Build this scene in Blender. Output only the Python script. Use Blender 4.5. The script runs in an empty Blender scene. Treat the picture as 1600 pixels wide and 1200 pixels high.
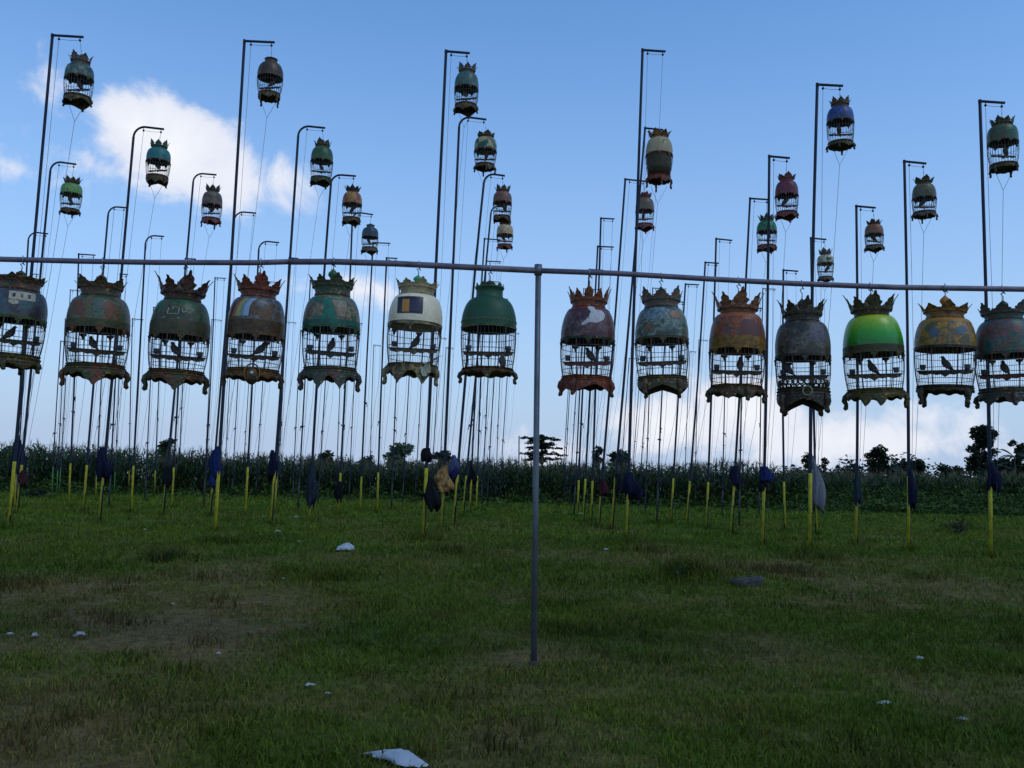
import bpy, math, random
import numpy as np
from mathutils import Vector, Matrix

R_ = math.radians
random.seed(7)
rng = np.random.default_rng(11)
sc = bpy.context.scene
col = sc.collection

# ------------------------------------------------------------------ camera
F = 1450.0                                   # focal length in photo pixels (1600 x 1200)
PITCH, ROLL = math.atan(160 / F), R_(1.41)
EYE = Vector((0, 0, 1.29))
fw = Vector((0, math.cos(PITCH), math.sin(PITCH)))
r0 = Vector((1, 0, 0))
u0 = Vector((0, -math.sin(PITCH), math.cos(PITCH)))
CR = math.cos(ROLL) * r0 + math.sin(ROLL) * u0
CU = -math.sin(ROLL) * r0 + math.cos(ROLL) * u0
cam_d = bpy.data.cameras.new('camera')
cam = bpy.data.objects.new('camera', cam_d)
col.objects.link(cam)
cam_d.sensor_width = 36
cam_d.lens = F / 1600 * 36
cam_d.clip_start, cam_d.clip_end = 0.05, 3000
M3 = Matrix((CR, CU, -fw)).transposed()
cam.matrix_world = Matrix.Translation(EYE) @ M3.to_4x4()
sc.camera = cam


def ray(px, py):
    return (fw + CR * ((px - 800) / F) - CU * ((py - 600) / F)).normalized()


def at_y(px, py, Y):
    d = ray(px, py)
    return EYE + d * (Y / d.y)


# ------------------------------------------------------------------ sky, sun, exposure
SUN_EL, SUN_AZ = R_(52), R_(125)             # azimuth from +Y (view direction) towards +X: right and a bit behind
sun_dir = Vector((math.sin(SUN_AZ) * math.cos(SUN_EL), math.cos(SUN_AZ) * math.cos(SUN_EL), math.sin(SUN_EL)))
world = bpy.data.worlds.new('World')
sc.world = world
world.use_nodes = True
SKY_STRENGTH = 0.15
sun_d = bpy.data.lights.new('sun', 'SUN')
sun_d.energy = 0.5                           # the field lies in the shade of a cloud: weak and soft
sun_d.angle = R_(25)
sun_d.color = (1.0, 0.95, 0.88)
sun = bpy.data.objects.new('sun', sun_d)
col.objects.link(sun)
sun.rotation_euler = sun_dir.to_track_quat('Z', 'Y').to_euler()
sun.location = (8, -6, 20)
sc.view_settings.view_transform = 'Standard'
sc.view_settings.look = 'None'
sc.view_settings.exposure = 0.0
sc.view_settings.gamma = 1.0
sc.render.engine = 'CYCLES'
sc.cycles.max_bounces = 5
sc.cycles.diffuse_bounces = 2
sc.cycles.use_denoising = True


def build_world():
    nt = world.node_tree
    nt.nodes.clear()
    N, L = nt.nodes, nt.links

    def math_n(op, a, b=None, c=None, clamp=False):
        n = N.new('ShaderNodeMath')
        n.operation = op
        n.use_clamp = clamp
        for i, v in enumerate((a, b, c)):
            if v is None:
                continue
            if isinstance(v, (int, float)):
                n.inputs[i].default_value = v
            else:
                L.new(v, n.inputs[i])
        return n.outputs[0]

    def mix(fac, a, b):
        n = N.new('ShaderNodeMix')
        n.data_type = 'RGBA'
        for s, v in ((n.inputs[0], fac), (n.inputs[6], a), (n.inputs[7], b)):
            if isinstance(v, (int, float)):
                s.default_value = v
            elif isinstance(v, tuple):
                s.default_value = (*v, 1)
            else:
                L.new(v, s)
        return n.outputs[2]

    out = N.new('ShaderNodeOutputWorld')
    bg = N.new('ShaderNodeBackground')
    L.new(bg.outputs[0], out.inputs[0])
    sky = N.new('ShaderNodeTexSky')
    sky.sky_type = 'NISHITA'
    sky.sun_disc = False
    sky.sun_elevation = SUN_EL
    sky.sun_rotation = SUN_AZ
    sky.air_density = 1.0
    sky.dust_density = 0.5
    sky.ozone_density = 3.0
    tc = N.new('ShaderNodeTexCoord')
    nz = N.new('ShaderNodeVectorMath')
    nz.operation = 'NORMALIZE'
    L.new(tc.outputs['Generated'], nz.inputs[0])
    sep = N.new('ShaderNodeSeparateXYZ')
    L.new(nz.outputs[0], sep.inputs[0])
    az = math_n('ARCTAN2', sep.outputs[0], sep.outputs[1])
    el = math_n('ARCSINE', sep.outputs[2])

    def noise(scale, detail, rough, dist=0.0):
        n = N.new('ShaderNodeTexNoise')
        n.inputs['Scale'].default_value = scale
        n.inputs['Detail'].default_value = detail
        n.inputs['Roughness'].default_value = rough
        n.inputs['Distortion'].default_value = dist
        L.new(nz.outputs[0], n.inputs['Vector'])
        return n.outputs[0]

    puff = noise(13, 8, 0.62, 0.3)
    veil = noise(5, 6, 0.6)
    # cumulus heaps: azimuth, elevation, half width, half height, strength (radians)
    def from_px(px, py, w, h, s):
        d = ray(px, py)
        return (math.atan2(d.x, d.y), math.asin(d.z), w / F, h / F, s)
    blobs = [from_px(262, 236, 135, 92, 1.25), from_px(212, 200, 66, 74, 1.25), from_px(366, 282, 140, 62, .95),
             from_px(165, 262, 110, 50, 0.55), from_px(425, 313, 80, 34, 0.55), from_px(40, 262, 70, 18, 0.2),
             from_px(75, 160, 30, 45, 0.15),
             from_px(565, 452, 100, 32, 0.62), from_px(1045, 668, 130, 58, 1.0), from_px(1160, 645, 120, 66, 1.05),
             from_px(1330, 690, 190, 56, 0.95), from_px(1440, 655, 90, 36, 0.45), from_px(880, 705, 150, 40, 0.45)]
    rb = random.Random(5)
    for k in range(11):                       # the same kind of cloud goes on all round
        a = 0.95 + (2 * math.pi - 1.9) * (k + rb.random() * 0.6) / 11
        blobs.append((a if a < math.pi else a - 2 * math.pi, R_(rb.uniform(5, 26)), rb.uniform(.09, .17), rb.uniform(.04, .08), rb.uniform(.6, 1.1)))
    field = None
    for a, e, w, h, s in blobs:
        dx = math_n('MULTIPLY', math_n('SUBTRACT', az, a), 1 / w)
        dy = math_n('MULTIPLY', math_n('SUBTRACT', el, e), 1 / h)
        d2 = math_n('ADD', math_n('MULTIPLY', dx, dx), math_n('MULTIPLY', dy, dy))
        b = math_n('MULTIPLY', math_n('SUBTRACT', 1.0, math_n('SQRT', d2)), s)
        field = b if field is None else math_n('SMOOTH_MAX', field, b, 0.22)
    field = math_n('MAXIMUM', field, -0.6)
    f2 = math_n('ADD', field, math_n('MULTIPLY', math_n('SUBTRACT', puff, 0.5), 1.9))
    mr = N.new('ShaderNodeMapRange')
    mr.interpolation_type = 'SMOOTHSTEP'
    mr.inputs[1].default_value, mr.inputs[2].default_value = 0.0, 0.52
    L.new(f2, mr.inputs[0])
    alpha = mr.outputs[0]
    # thin haze towards the horizon, and faint veils
    hz = math_n('POWER', math_n('SUBTRACT', 1.0, math_n('MULTIPLY', math_n('ABSOLUTE', el), 1 / 0.60), clamp=True), 1.8)
    hz = math_n('MULTIPLY', hz, 1.15, clamp=True)
    skyc = N.new('ShaderNodeVectorMath')
    skyc.operation = 'SCALE'
    skyc.inputs[3].default_value = SKY_STRENGTH
    L.new(sky.outputs[0], skyc.inputs[0])
    grade = N.new('ShaderNodeVectorMath')
    grade.operation = 'MULTIPLY'
    grade.inputs[1].default_value = (0.78, 1.15, 1.40)   # the phone's blue rendering
    L.new(skyc.outputs[0], grade.inputs[0])
    c1 = mix(hz, grade.outputs[0], (0.45, 0.58, 0.78))
    shade = math_n('ADD', math_n('MULTIPLY', puff, 0.9), math_n('MULTIPLY', field, 0.35), clamp=True)
    cloud = mix(shade, (0.55, 0.62, 0.84), (1.04, 1.03, 1.03))
    c2 = mix(math_n('MULTIPLY', alpha, 0.9), c1, cloud)
    L.new(c2, bg.inputs[0])
    bg.inputs[1].default_value = 1.0


build_world()

# ------------------------------------------------------------------ helpers: noise, meshes, objects, materials


def vnoise(x, y, seed=0):
    xi, yi = np.floor(x).astype(np.int64), np.floor(y).astype(np.int64)
    xf, yf = x - xi, y - yi

    def h(a, b):
        n = (a * 374761393 + b * 668265263 + seed * 144665) & 0x7fffffff
        n = ((n ^ (n >> 13)) * 1274126177) & 0x7fffffff
        return ((n ^ (n >> 16)) & 0xffff) / 65535.0
    u, v = xf * xf * (3 - 2 * xf), yf * yf * (3 - 2 * yf)
    return (h(xi, yi) * (1 - u) + h(xi + 1, yi) * u) * (1 - v) + (h(xi, yi + 1) * (1 - u) + h(xi + 1, yi + 1) * u) * v


def fbm(x, y, seed=0, oct=4):
    s, a, t = 0, .5, 0
    for i in range(oct):
        s = s + a * vnoise(x * 2 ** i, y * 2 ** i, seed + i * 17)
        t += a
        a *= .5
    return s / t


def ground_z(x, y):
    x, y = np.asarray(x, float), np.asarray(y, float)
    t = np.clip((y - 7) / 8, 0, 1)
    rise = 0.42 * t * t * (3 - 2 * t)
    amp = 0.05 * np.clip(1 - (y - 20) / 25, 0.15, 1)
    z = rise + amp * (fbm(x * .55 + 40, y * .55 + 40, 3, 4) - 0.5)
    # earth mound with a stone on the right
    z = z + 0.10 * np.exp(-(((x - 2.75) / .5) ** 2 + ((y - 11.05) / .45) ** 2))
    return z


def gz(x, y):
    return float(ground_z(x, y))


def on_ground(px, py):
    d = ray(px, py)
    t = 2.0
    for i in range(4000):
        p = EYE + d * t
        if p.z <= gz(p.x, p.y):
            break
        t += max(0.01, t * 0.002)
    return EYE + d * t


class MB:
    """collects verts and faces of one mesh"""
    def __init__(s):
        s.v, s.f, s.mi = [], [], []

    def add(s, vf, mi=0, mat=None):
        v, f = vf
        n = len(s.v)
        if mat is not None:
            v = [tuple(mat @ Vector(p)) for p in v]
        s.v.extend(v)
        s.f.extend([tuple(i + n for i in q) for q in f])
        s.mi.extend([mi] * len(f))
        return s


def mesh_from(mb, name='mesh', smooth=True, mats=()):
    if isinstance(mb, tuple):
        mb = MB().add(mb)
    me = bpy.data.meshes.new(name)
    me.from_pydata([tuple(p) for p in mb.v], [], mb.f)
    for m in mats:
        me.materials.append(m)
    if len(mats) > 1:
        me.polygons.foreach_set('material_index', mb.mi)
    if smooth:
        me.polygons.foreach_set('use_smooth', [True] * len(me.polygons))
    me.update()
    return me


def obj(name, mesh, parent=None, loc=(0, 0, 0), rot=(0, 0, 0), scale=None):
    o = bpy.data.objects.new(name, mesh)
    col.objects.link(o)
    o.location = loc
    o.rotation_euler = rot
    if scale is not None:
        o.scale = scale
    if parent is not None:
        o.parent = parent
    return o


def tag(o, label, cat, group=None, kind=None):
    if label:
        o['label'] = label
    if cat:
        o['category'] = cat
    if group:
        o['group'] = group
    if kind:
        o['kind'] = kind
    return o


def lathe(prof, seg=32, closed=False):
    v, f = [], []
    for r, z in prof:
        for k in range(seg):
            a = 2 * math.pi * k / seg
            v.append((r * math.cos(a), r * math.sin(a), z))
    n = len(prof)
    for i in range(n - 1 if not closed else n):
        j = (i + 1) % n
        for k in range(seg):
            k2 = (k + 1) % seg
            f.append((i * seg + k, i * seg + k2, j * seg + k2, j * seg + k))
    return v, f


def tube(path, rad, seg=8, cap=True):
    path = [Vector(p) for p in path]
    n = len(path)
    rads = rad if isinstance(rad, (list, tuple)) else [rad] * n
    v, f = [], []
    t = (path[1] - path[0]).normalized()
    a = t.orthogonal().normalized()
    for i, p in enumerate(path):
        if i == 0:
            t = path[1] - path[0]
        elif i == n - 1:
            t = path[-1] - path[-2]
        else:
            t = (path[i + 1] - path[i]).normalized() + (path[i] - path[i - 1]).normalized()
        t.normalize()
        a = (a - t * a.dot(t)).normalized()
        b = t.cross(a)
        for k in range(seg):
            w = 2 * math.pi * k / seg
            v.append(tuple(p + (a * math.cos(w) + b * math.sin(w)) * rads[i]))
    for i in range(n - 1):
        for k in range(seg):
            k2 = (k + 1) % seg
            f.append((i * seg + k, i * seg + k2, (i + 1) * seg + k2, (i + 1) * seg + k))
    if cap:
        f.append(tuple(reversed(range(seg))))
        f.append(tuple(range((n - 1) * seg, n * seg)))
    return v, f


def loft(rings):
    v, f = [], []
    m = len(rings[0])
    for r in rings:
        v.extend([tuple(p) for p in r])
    for i in range(len(rings) - 1):
        for k in range(m):
            k2 = (k + 1) % m
            f.append((i * m + k, i * m + k2, (i + 1) * m + k2, (i + 1) * m + k))
    f.append(tuple(reversed(range(m))))
    f.append(tuple(range((len(rings) - 1) * m, len(rings) * m)))
    return v, f


def extrude_poly(pts, y0, y1):
    """outline in x,z extruded along y"""
    n = len(pts)
    v = [(x, y0, z) for x, z in pts] + [(x, y1, z) for x, z in pts]
    f = [tuple(range(n)), tuple(reversed(range(n, 2 * n)))]
    for i in range(n):
        j = (i + 1) % n
        f.append((i, n + i, n + j, j))
    return v, f


def ball(c, r, seg=10, rings=6, sz=1.0):
    prof = [(max(1e-4, r * math.sin(math.pi * i / rings)), -r * sz * math.cos(math.pi * i / rings)) for i in range(rings + 1)]
    v, f = lathe(prof, seg)
    return [(x + c[0], y + c[1], z + c[2]) for x, y, z in v], f


_mats = {}


def material(name, base, rough=.6, metal=0.0, spec=.5, coat=0.0, noise=None, bump=None, transl=0.0):
    """noise: (other colour, scale, low, high); bump: (scale, strength)"""
    if name in _mats:
        return _mats[name]
    m = bpy.data.materials.new(name)
    m.use_nodes = True
    nt = m.node_tree
    N, L = nt.nodes, nt.links
    p = N['Principled BSDF']
    p.inputs['Base Color'].default_value = (*base, 1)
    p.inputs['Roughness'].default_value = rough
    p.inputs['Metallic'].default_value = metal
    p.inputs['Specular IOR Level'].default_value = spec
    p.inputs['Coat Weight'].default_value = coat
    p.inputs['Coat Roughness'].default_value = .25
    tc = N.new('ShaderNodeTexCoord')
    if noise:
        c2, s, lo, hi = noise
        n = N.new('ShaderNodeTexNoise')
        n.inputs['Scale'].default_value = s
        n.inputs['Detail'].default_value = 6
        n.inputs['Roughness'].default_value = .65
        L.new(tc.outputs['Object'], n.inputs['Vector'])
        mr = N.new('ShaderNodeMapRange')
        mr.inputs[1].default_value, mr.inputs[2].default_value = lo, hi
        L.new(n.outputs[0], mr.inputs[0])
        mx = N.new('ShaderNodeMix')
        mx.data_type = 'RGBA'
        mx.inputs[6].default_value = (*base, 1)
        mx.inputs[7].default_value = (*c2, 1)
        L.new(mr.outputs[0], mx.inputs[0])
        L.new(mx.outputs[2], p.inputs['Base Color'])
    if bump:
        s, st = bump
        n = N.new('ShaderNodeTexNoise')
        n.inputs['Scale'].default_value = s
        n.inputs['Detail'].default_value = 4
        L.new(tc.outputs['Object'], n.inputs['Vector'])
        b = N.new('ShaderNodeBump')
        b.inputs['Strength'].default_value = st
        b.inputs['Distance'].default_value = .01
        L.new(n.outputs[0], b.inputs['Height'])
        L.new(b.outputs[0], p.inputs['Normal'])
    if transl:
        tr = N.new('ShaderNodeBsdfTranslucent')
        tr.inputs[0].default_value = (*base, 1)
        ms = N.new('ShaderNodeMixShader')
        ms.inputs[0].default_value = transl
        L.new(p.outputs[0], ms.inputs[1])
        L.new(tr.outputs[0], ms.inputs[2])
        L.new(ms.outputs[0], N['Material Output'].inputs[0])
    _mats[name] = m
    return m


def leaf_material(name, rough=.55, transl=.3):
    """colour from the 'Col' attribute (each leaf or blade has its own tint)"""
    m = bpy.data.materials.new(name)
    m.use_nodes = True
    nt = m.node_tree
    N, L = nt.nodes, nt.links
    p = N['Principled BSDF']
    p.inputs['Roughness'].default_value = rough
    p.inputs['Specular IOR Level'].default_value = .08
    at = N.new('ShaderNodeAttribute')
    at.attribute_name = 'Col'
    L.new(at.outputs['Color'], p.inputs['Base Color'])
    tr = N.new('ShaderNodeBsdfTranslucent')
    L.new(at.outputs['Color'], tr.inputs[0])
    ms = N.new('ShaderNodeMixShader')
    ms.inputs[0].default_value = transl
    L.new(p.outputs[0], ms.inputs[1])
    L.new(tr.outputs[0], ms.inputs[2])
    L.new(ms.outputs[0], N['Material Output'].inputs[0])
    return m


def np_mesh(name, V, T, C, mat, quad=False):
    """V (n,3), T (m,3 or 4) indices, C (n,3) per-vertex colour"""
    me = bpy.data.meshes.new(name)
    k = T.shape[1]
    me.vertices.add(len(V))
    me.vertices.foreach_set('co', np.ascontiguousarray(V, np.float32).ravel())
    me.loops.add(T.size)
    me.loops.foreach_set('vertex_index', np.ascontiguousarray(T, np.int32).ravel())
    me.polygons.add(len(T))
    me.polygons.foreach_set('loop_start', np.arange(0, T.size, k, dtype=np.int32))
    me.update(calc_edges=True)
    if C is not None:
        ca = me.color_attributes.new('Col', 'FLOAT_COLOR', 'POINT')
        c4 = np.ones((len(V), 4), np.float32)
        c4[:, :3] = C
        ca.data.foreach_set('color', c4.ravel())
    me.materials.append(mat)
    return me


def empty(name, loc=(0, 0, 0), rot=(0, 0, 0)):
    o = bpy.data.objects.new(name, None)
    col.objects.link(o)
    o.location = loc
    o.rotation_euler = rot
    o.empty_display_size = .1
    return o


# ------------------------------------------------------------------ ground
dry_spots = []
for px, py, w, h, s in [(210, 935, 300, 60, .55), (80, 1105, 230, 60, .5), (330, 985, 160, 40, .45), (640, 1090, 110, 30, .25),
                        (1480, 1085, 170, 40, .35), (1130, 1000, 120, 30, .25), (860, 1030, 70, 14, .45), (60, 1190, 300, 40, .4),
                        (780, 870, 90, 14, .25), (760, 820, 60, 8, .3), (1330, 900, 130, 18, .2), (850, 1160, 160, 30, .3), (1510, 825, 60, 12, .3),
                        (1200, 893, 80, 14, .7)]:
    c, e, t = on_ground(px, py), on_ground(px + w, py), on_ground(px, py - h)
    dry_spots.append((c.x, c.y, abs(e.x - c.x), abs(t.y - c.y), s))


def dryness(x, y):
    d = .15 + (fbm(x * .9 + 9, y * .9 + 5, 21, 5) - .5) * 1.3 + (fbm(x * 5 + 3, y * 5 + 8, 63, 3) - .5) * .7
    for cx, cy, w, h, s in dry_spots:
        d = d + s * np.exp(-(((x - cx) / w) ** 2 + ((y - cy) / h) ** 2))
    d = d - .25 * np.clip((y - 16) / 20, 0, 1)
    return np.clip(d, 0, 1)


def build_ground():
    ys = np.concatenate([np.arange(-6, 2, .5), np.arange(2, 17, .1), np.arange(17, 50, .4), np.arange(50, 90, 4), [100, 130, 180, 260, 400, 700, 1200]])
    xs = np.concatenate([[-900, -400, -200, -110, -70], np.arange(-50, -12, 1.5), np.arange(-12, 12, .12), np.arange(12, 51, 1.5), [70, 110, 200, 400, 900]])
    X, Y = np.meshgrid(xs, ys)
    Z = ground_z(X, Y)
    nx, ny = len(xs), len(ys)
    i = np.arange(nx * ny).reshape(ny, nx)
    T = np.stack([i[:-1, :-1], i[:-1, 1:], i[1:, 1:], i[1:, :-1]], -1).reshape(-1, 4)
    d = dryness(X, Y).ravel()[:, None]
    green = np.array([.070, .086, .010])
    brown = np.array([.145, .096, .036])
    C = green * (1 - d) + brown * d
    m = bpy.data.materials.new('soil_and_turf')
    m.use_nodes = True
    N, L = m.node_tree.nodes, m.node_tree.links
    p = N['Principled BSDF']
    p.inputs['Roughness'].default_value = .95
    p.inputs['Specular IOR Level'].default_value = .1
    at = N.new('ShaderNodeAttribute')
    at.attribute_name = 'Col'
    tc = N.new('ShaderNodeTexCoord')
    n = N.new('ShaderNodeTexNoise')
    n.inputs['Scale'].default_value = 9
    n.inputs['Detail'].default_value = 8
    n.inputs['Roughness'].default_value = .7
    L.new(tc.outputs['Object'], n.inputs['Vector'])
    mr = N.new('ShaderNodeMapRange')
    mr.inputs[1].default_value, mr.inputs[2].default_value = .3, .7
    mr.inputs[3].default_value, mr.inputs[4].default_value = .45, 1.5
    L.new(n.outputs[0], mr.inputs[0])
    vm = N.new('ShaderNodeVectorMath')
    vm.operation = 'SCALE'
    L.new(at.outputs['Color'], vm.inputs[0])
    L.new(mr.outputs[0], vm.inputs[3])
    L.new(vm.outputs[0], p.inputs['Base Color'])
    b = N.new('ShaderNodeBump')
    b.inputs['Strength'].default_value = .8
    b.inputs['Distance'].default_value = .04
    L.new(n.outputs[0], b.inputs['Height'])
    L.new(b.outputs[0], p.inputs['Normal'])
    me = np_mesh('ground', np.stack([X.ravel(), Y.ravel(), Z.ravel()], -1), T, C, m)
    me.polygons.foreach_set('use_smooth', [True] * len(me.polygons))
    g = obj('ground', me)
    tag(g, None, None, kind='structure')


build_ground()
grass_mat = leaf_material('grass_blades', .6, .25)


def blades(x, y, h, w, lean, tint, name):
    """3-triangle blades; tint (n,3)"""
    n = len(x)
    z = ground_z(x, y)
    a = rng.uniform(0, 2 * np.pi, n)
    ca, sa = np.cos(a), np.sin(a)
    b = rng.uniform(0, 2 * np.pi, n)
    lx, ly = np.cos(b) * lean * h, np.sin(b) * lean * h
    P = np.zeros((n, 5, 3))
    P[:, 0] = np.stack([x - ca * w, y - sa * w, z - .01], -1)
    P[:, 1] = np.stack([x + ca * w, y + sa * w, z - .01], -1)
    P[:, 2] = np.stack([x + lx * .35 - ca * w * .8, y + ly * .35 - sa * w * .8, z + h * .55], -1)
    P[:, 3] = np.stack([x + lx * .35 + ca * w * .8, y + ly * .35 + sa * w * .8, z + h * .55], -1)
    P[:, 4] = np.stack([x + lx, y + ly, z + h * (1 - .25 * lean)], -1)
    base = np.arange(n)[:, None, None] * 5
    T = (base + np.array([[0, 1, 3], [0, 3, 2], [2, 3, 4]])[None]).reshape(-1, 3)
    C = np.repeat(tint[:, None, :], 5, 1)
    return P.reshape(-1, 3), T, C.reshape(-1, 3)


def grass_tint(x, y, n):
    d = dryness(x, y) + rng.normal(0, .16, n)
    d = np.clip(d, 0, 1)[:, None]
    v = rng.uniform(.55, 1.35, n)[:, None] * (.62 + .76 * fbm(x * 1.7 + 70, y * 1.7 + 20, 91, 3))[:, None]
    lush = fbm(x * .7, y * .7, 77, 3)[:, None]
    green = np.array([.105, .132, .010]) * (1 - lush) + np.array([.052, .118, .008]) * lush
    straw = np.array([.185, .125, .042])
    far_gain = (1 + .22 * np.clip((y - 11) / 5, 0, 1))[:, None]      # blade tint rises towards the poles and stays brighter beyond
    return (green * (1 - d) + straw * d) * v * far_gain


def build_grass():
    Vs, Ts, Cs, off = [], [], [], 0
    for y0, y1, dens, hm, wm in [(2.6, 6, 3000, .040, .0034), (6, 10, 1700, .042, .0044), (10, 17, 800, .052, .006), (17, 30, 230, .075, .010), (30, 50, 70, .12, .02)]:
        hw1 = .62 * y1 + .6
        n = int((y1 - y0) * 2 * hw1 * dens)
        y = rng.uniform(y0, y1, n)
        x = rng.uniform(-hw1, hw1, n)
        clump = fbm(x * 3.1, y * 3.1, 41, 3)
        d = dryness(x, y)
        keep = (np.abs(x) < .62 * y + .5) & (rng.random(n) < (.25 + 1.3 * clump) * (1.15 - .75 * d))
        x, y, clump, d = x[keep], y[keep], clump[keep], d[keep]
        n = len(x)
        h = hm * rng.uniform(.5, 1.5, n) * (.45 + 1.2 * clump) * (1.1 - .5 * d)
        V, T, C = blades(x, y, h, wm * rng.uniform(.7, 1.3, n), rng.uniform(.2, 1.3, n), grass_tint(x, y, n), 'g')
        Vs.append(V); Ts.append(T + off); Cs.append(C); off += len(V)
    # taller tufts round the pole feet and here and there
    tx, ty, th = [], [], []
    spots = [(254, 875, .16, .25), (340, 848, .10, .3), (665, 846, .12, .3), (980, 850, .13, .45), (1265, 872, .13, .4), (1070, 897, .2, .3),
             (1010, 862, .1, .35), (710, 862, .1, .3), (520, 905, .1, .3), (1180, 890, .1, .45), (1240, 895, .1, .3), (30, 915, .1, .4), (870, 985, .07, .3), (1500, 830, .2, .4), (1075, 905, .12, .5)]
    for px, py, hh, rr in spots:
        p = on_ground(px, py)
        k = 260
        tx.append(p.x + rng.normal(0, rr * .6, k)); ty.append(p.y + rng.normal(0, rr * .6, k)); th.append(np.full(k, hh))
    for i in range(240):
        yy = 3 + 40 * random.random() ** 1.5
        xx = random.uniform(-.58, .58) * yy
        k = 40
        tx.append(xx + rng.normal(0, .07 + .004 * yy, k)); ty.append(yy + rng.normal(0, .07 + .004 * yy, k)); th.append(np.full(k, random.uniform(.05, .11)))
    x, y, h = np.concatenate(tx), np.concatenate(ty), np.concatenate(th)
    n = len(x)
    V, T, C = blades(x, y, h * rng.uniform(.6, 1.4, n), .004 + .0003 * y, rng.uniform(.1, .8, n), grass_tint(x, y, n) * .62, 'g')
    Vs.append(V); Ts.append(T + off); Cs.append(C)
    me = np_mesh('grass', np.concatenate(Vs), np.concatenate(Ts), np.concatenate(Cs), grass_mat)
    tag(obj('grass', me), 'short patchy green and straw coloured turf covering the field', 'grass', kind='stuff')


build_grass()

# ------------------------------------------------------------------ materials
M_pole = material('dark_pole_paint', (.009, .014, .028), .6, 0, .3, noise=((.03, .018, .014), 5, .58, .75), bump=(60, .15))
M_yel = material('yellow_pole_paint', (.40, .34, .014), .7, 0, .2, noise=((.12, .09, .014), 6, .42, .72))
M_grn = material('green_pole_paint', (.05, .16, .04), .65, 0, .25, noise=((.05, .12, .05), 7, .5, .8))
M_drk = material('tarred_pole_foot', (.012, .014, .014), .6)
M_rope = material('nylon_cord', (.05, .06, .08), .7)
M_rail = material('rail_pipe_paint', (.15, .115, .14), .5, .2, .5, noise=((.06, .045, .05), 9, .45, .75), bump=(80, .1))
M_post = material('galvanised_pipe', (.13, .145, .16), .5, .5, .5, noise=((.08, .075, .07), 6, .45, .75))
M_hook = material('steel_hook', (.22, .23, .25), .35, .9)
M_bamboo = material('dark_bamboo', (.045, .032, .022), .45, 0, .5)
M_perch = material('perch_wood', (.055, .035, .022), .6, noise=((.02, .014, .01), 20, .4, .7))
M_cup = material('feed_cup', (.10, .11, .13), .35, 0, .5)
M_bird = material('dove_feathers', (.055, .045, .040), .8, noise=((.15, .12, .11), 60, .5, .75))
M_floor = material('cage_floor_board', (.05, .035, .025), .8)  # plain brown board, one even colour


def carved(name, base, accent, gold=(.40, .25, .07)):
    """carved, painted and worn wood: base paint, second colour in patches, gilding on fine edges"""
    key = 'carved_' + name
    if key in _mats:
        return _mats[key]
    m = bpy.data.materials.new(key)
    m.use_nodes = True
    N, L = m.node_tree.nodes, m.node_tree.links
    p = N['Principled BSDF']
    p.inputs['Roughness'].default_value = .5
    p.inputs['Specular IOR Level'].default_value = .3
    tc = N.new('ShaderNodeTexCoord')

    def noise(s, d=4):
        n = N.new('ShaderNodeTexNoise')
        n.inputs['Scale'].default_value = s
        n.inputs['Detail'].default_value = d
        L.new(tc.outputs['Object'], n.inputs['Vector'])
        return n.outputs[0]

    def rng_(src, lo, hi):
        r = N.new('ShaderNodeMapRange')
        r.inputs[1].default_value, r.inputs[2].default_value = lo, hi
        L.new(src, r.inputs[0])
        return r.outputs[0]

    def mix(f, a, b):
        n = N.new('ShaderNodeMix')
        n.data_type = 'RGBA'
        L.new(f, n.inputs[0])
        for s, v in ((n.inputs[6], a), (n.inputs[7], b)):
            if isinstance(v, tuple):
                s.default_value = (*v, 1)
            else:
                L.new(v, s)
        return n.outputs[2]
    vor = N.new('ShaderNodeTexVoronoi')
    vor.inputs['Scale'].default_value = 42
    L.new(tc.outputs['Object'], vor.inputs['Vector'])
    wm = lambda q: (q[0] * 1.5, q[1] * 1.2, q[2] * .8)
    c = mix(rng_(noise(16), .46, .6), wm(base), wm(accent))
    c = mix(rng_(noise(34, 3), .6, .8), c, wm(gold))
    L.new(c, p.inputs['Base Color'])
    b = N.new('ShaderNodeBump')
    b.inputs['Strength'].default_value = .9
    b.inputs['Distance'].default_value = .006
    L.new(vor.outputs['Distance'], b.inputs['Height'])
    L.new(b.outputs[0], p.inputs['Normal'])
    _mats[key] = m
    return m


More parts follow.
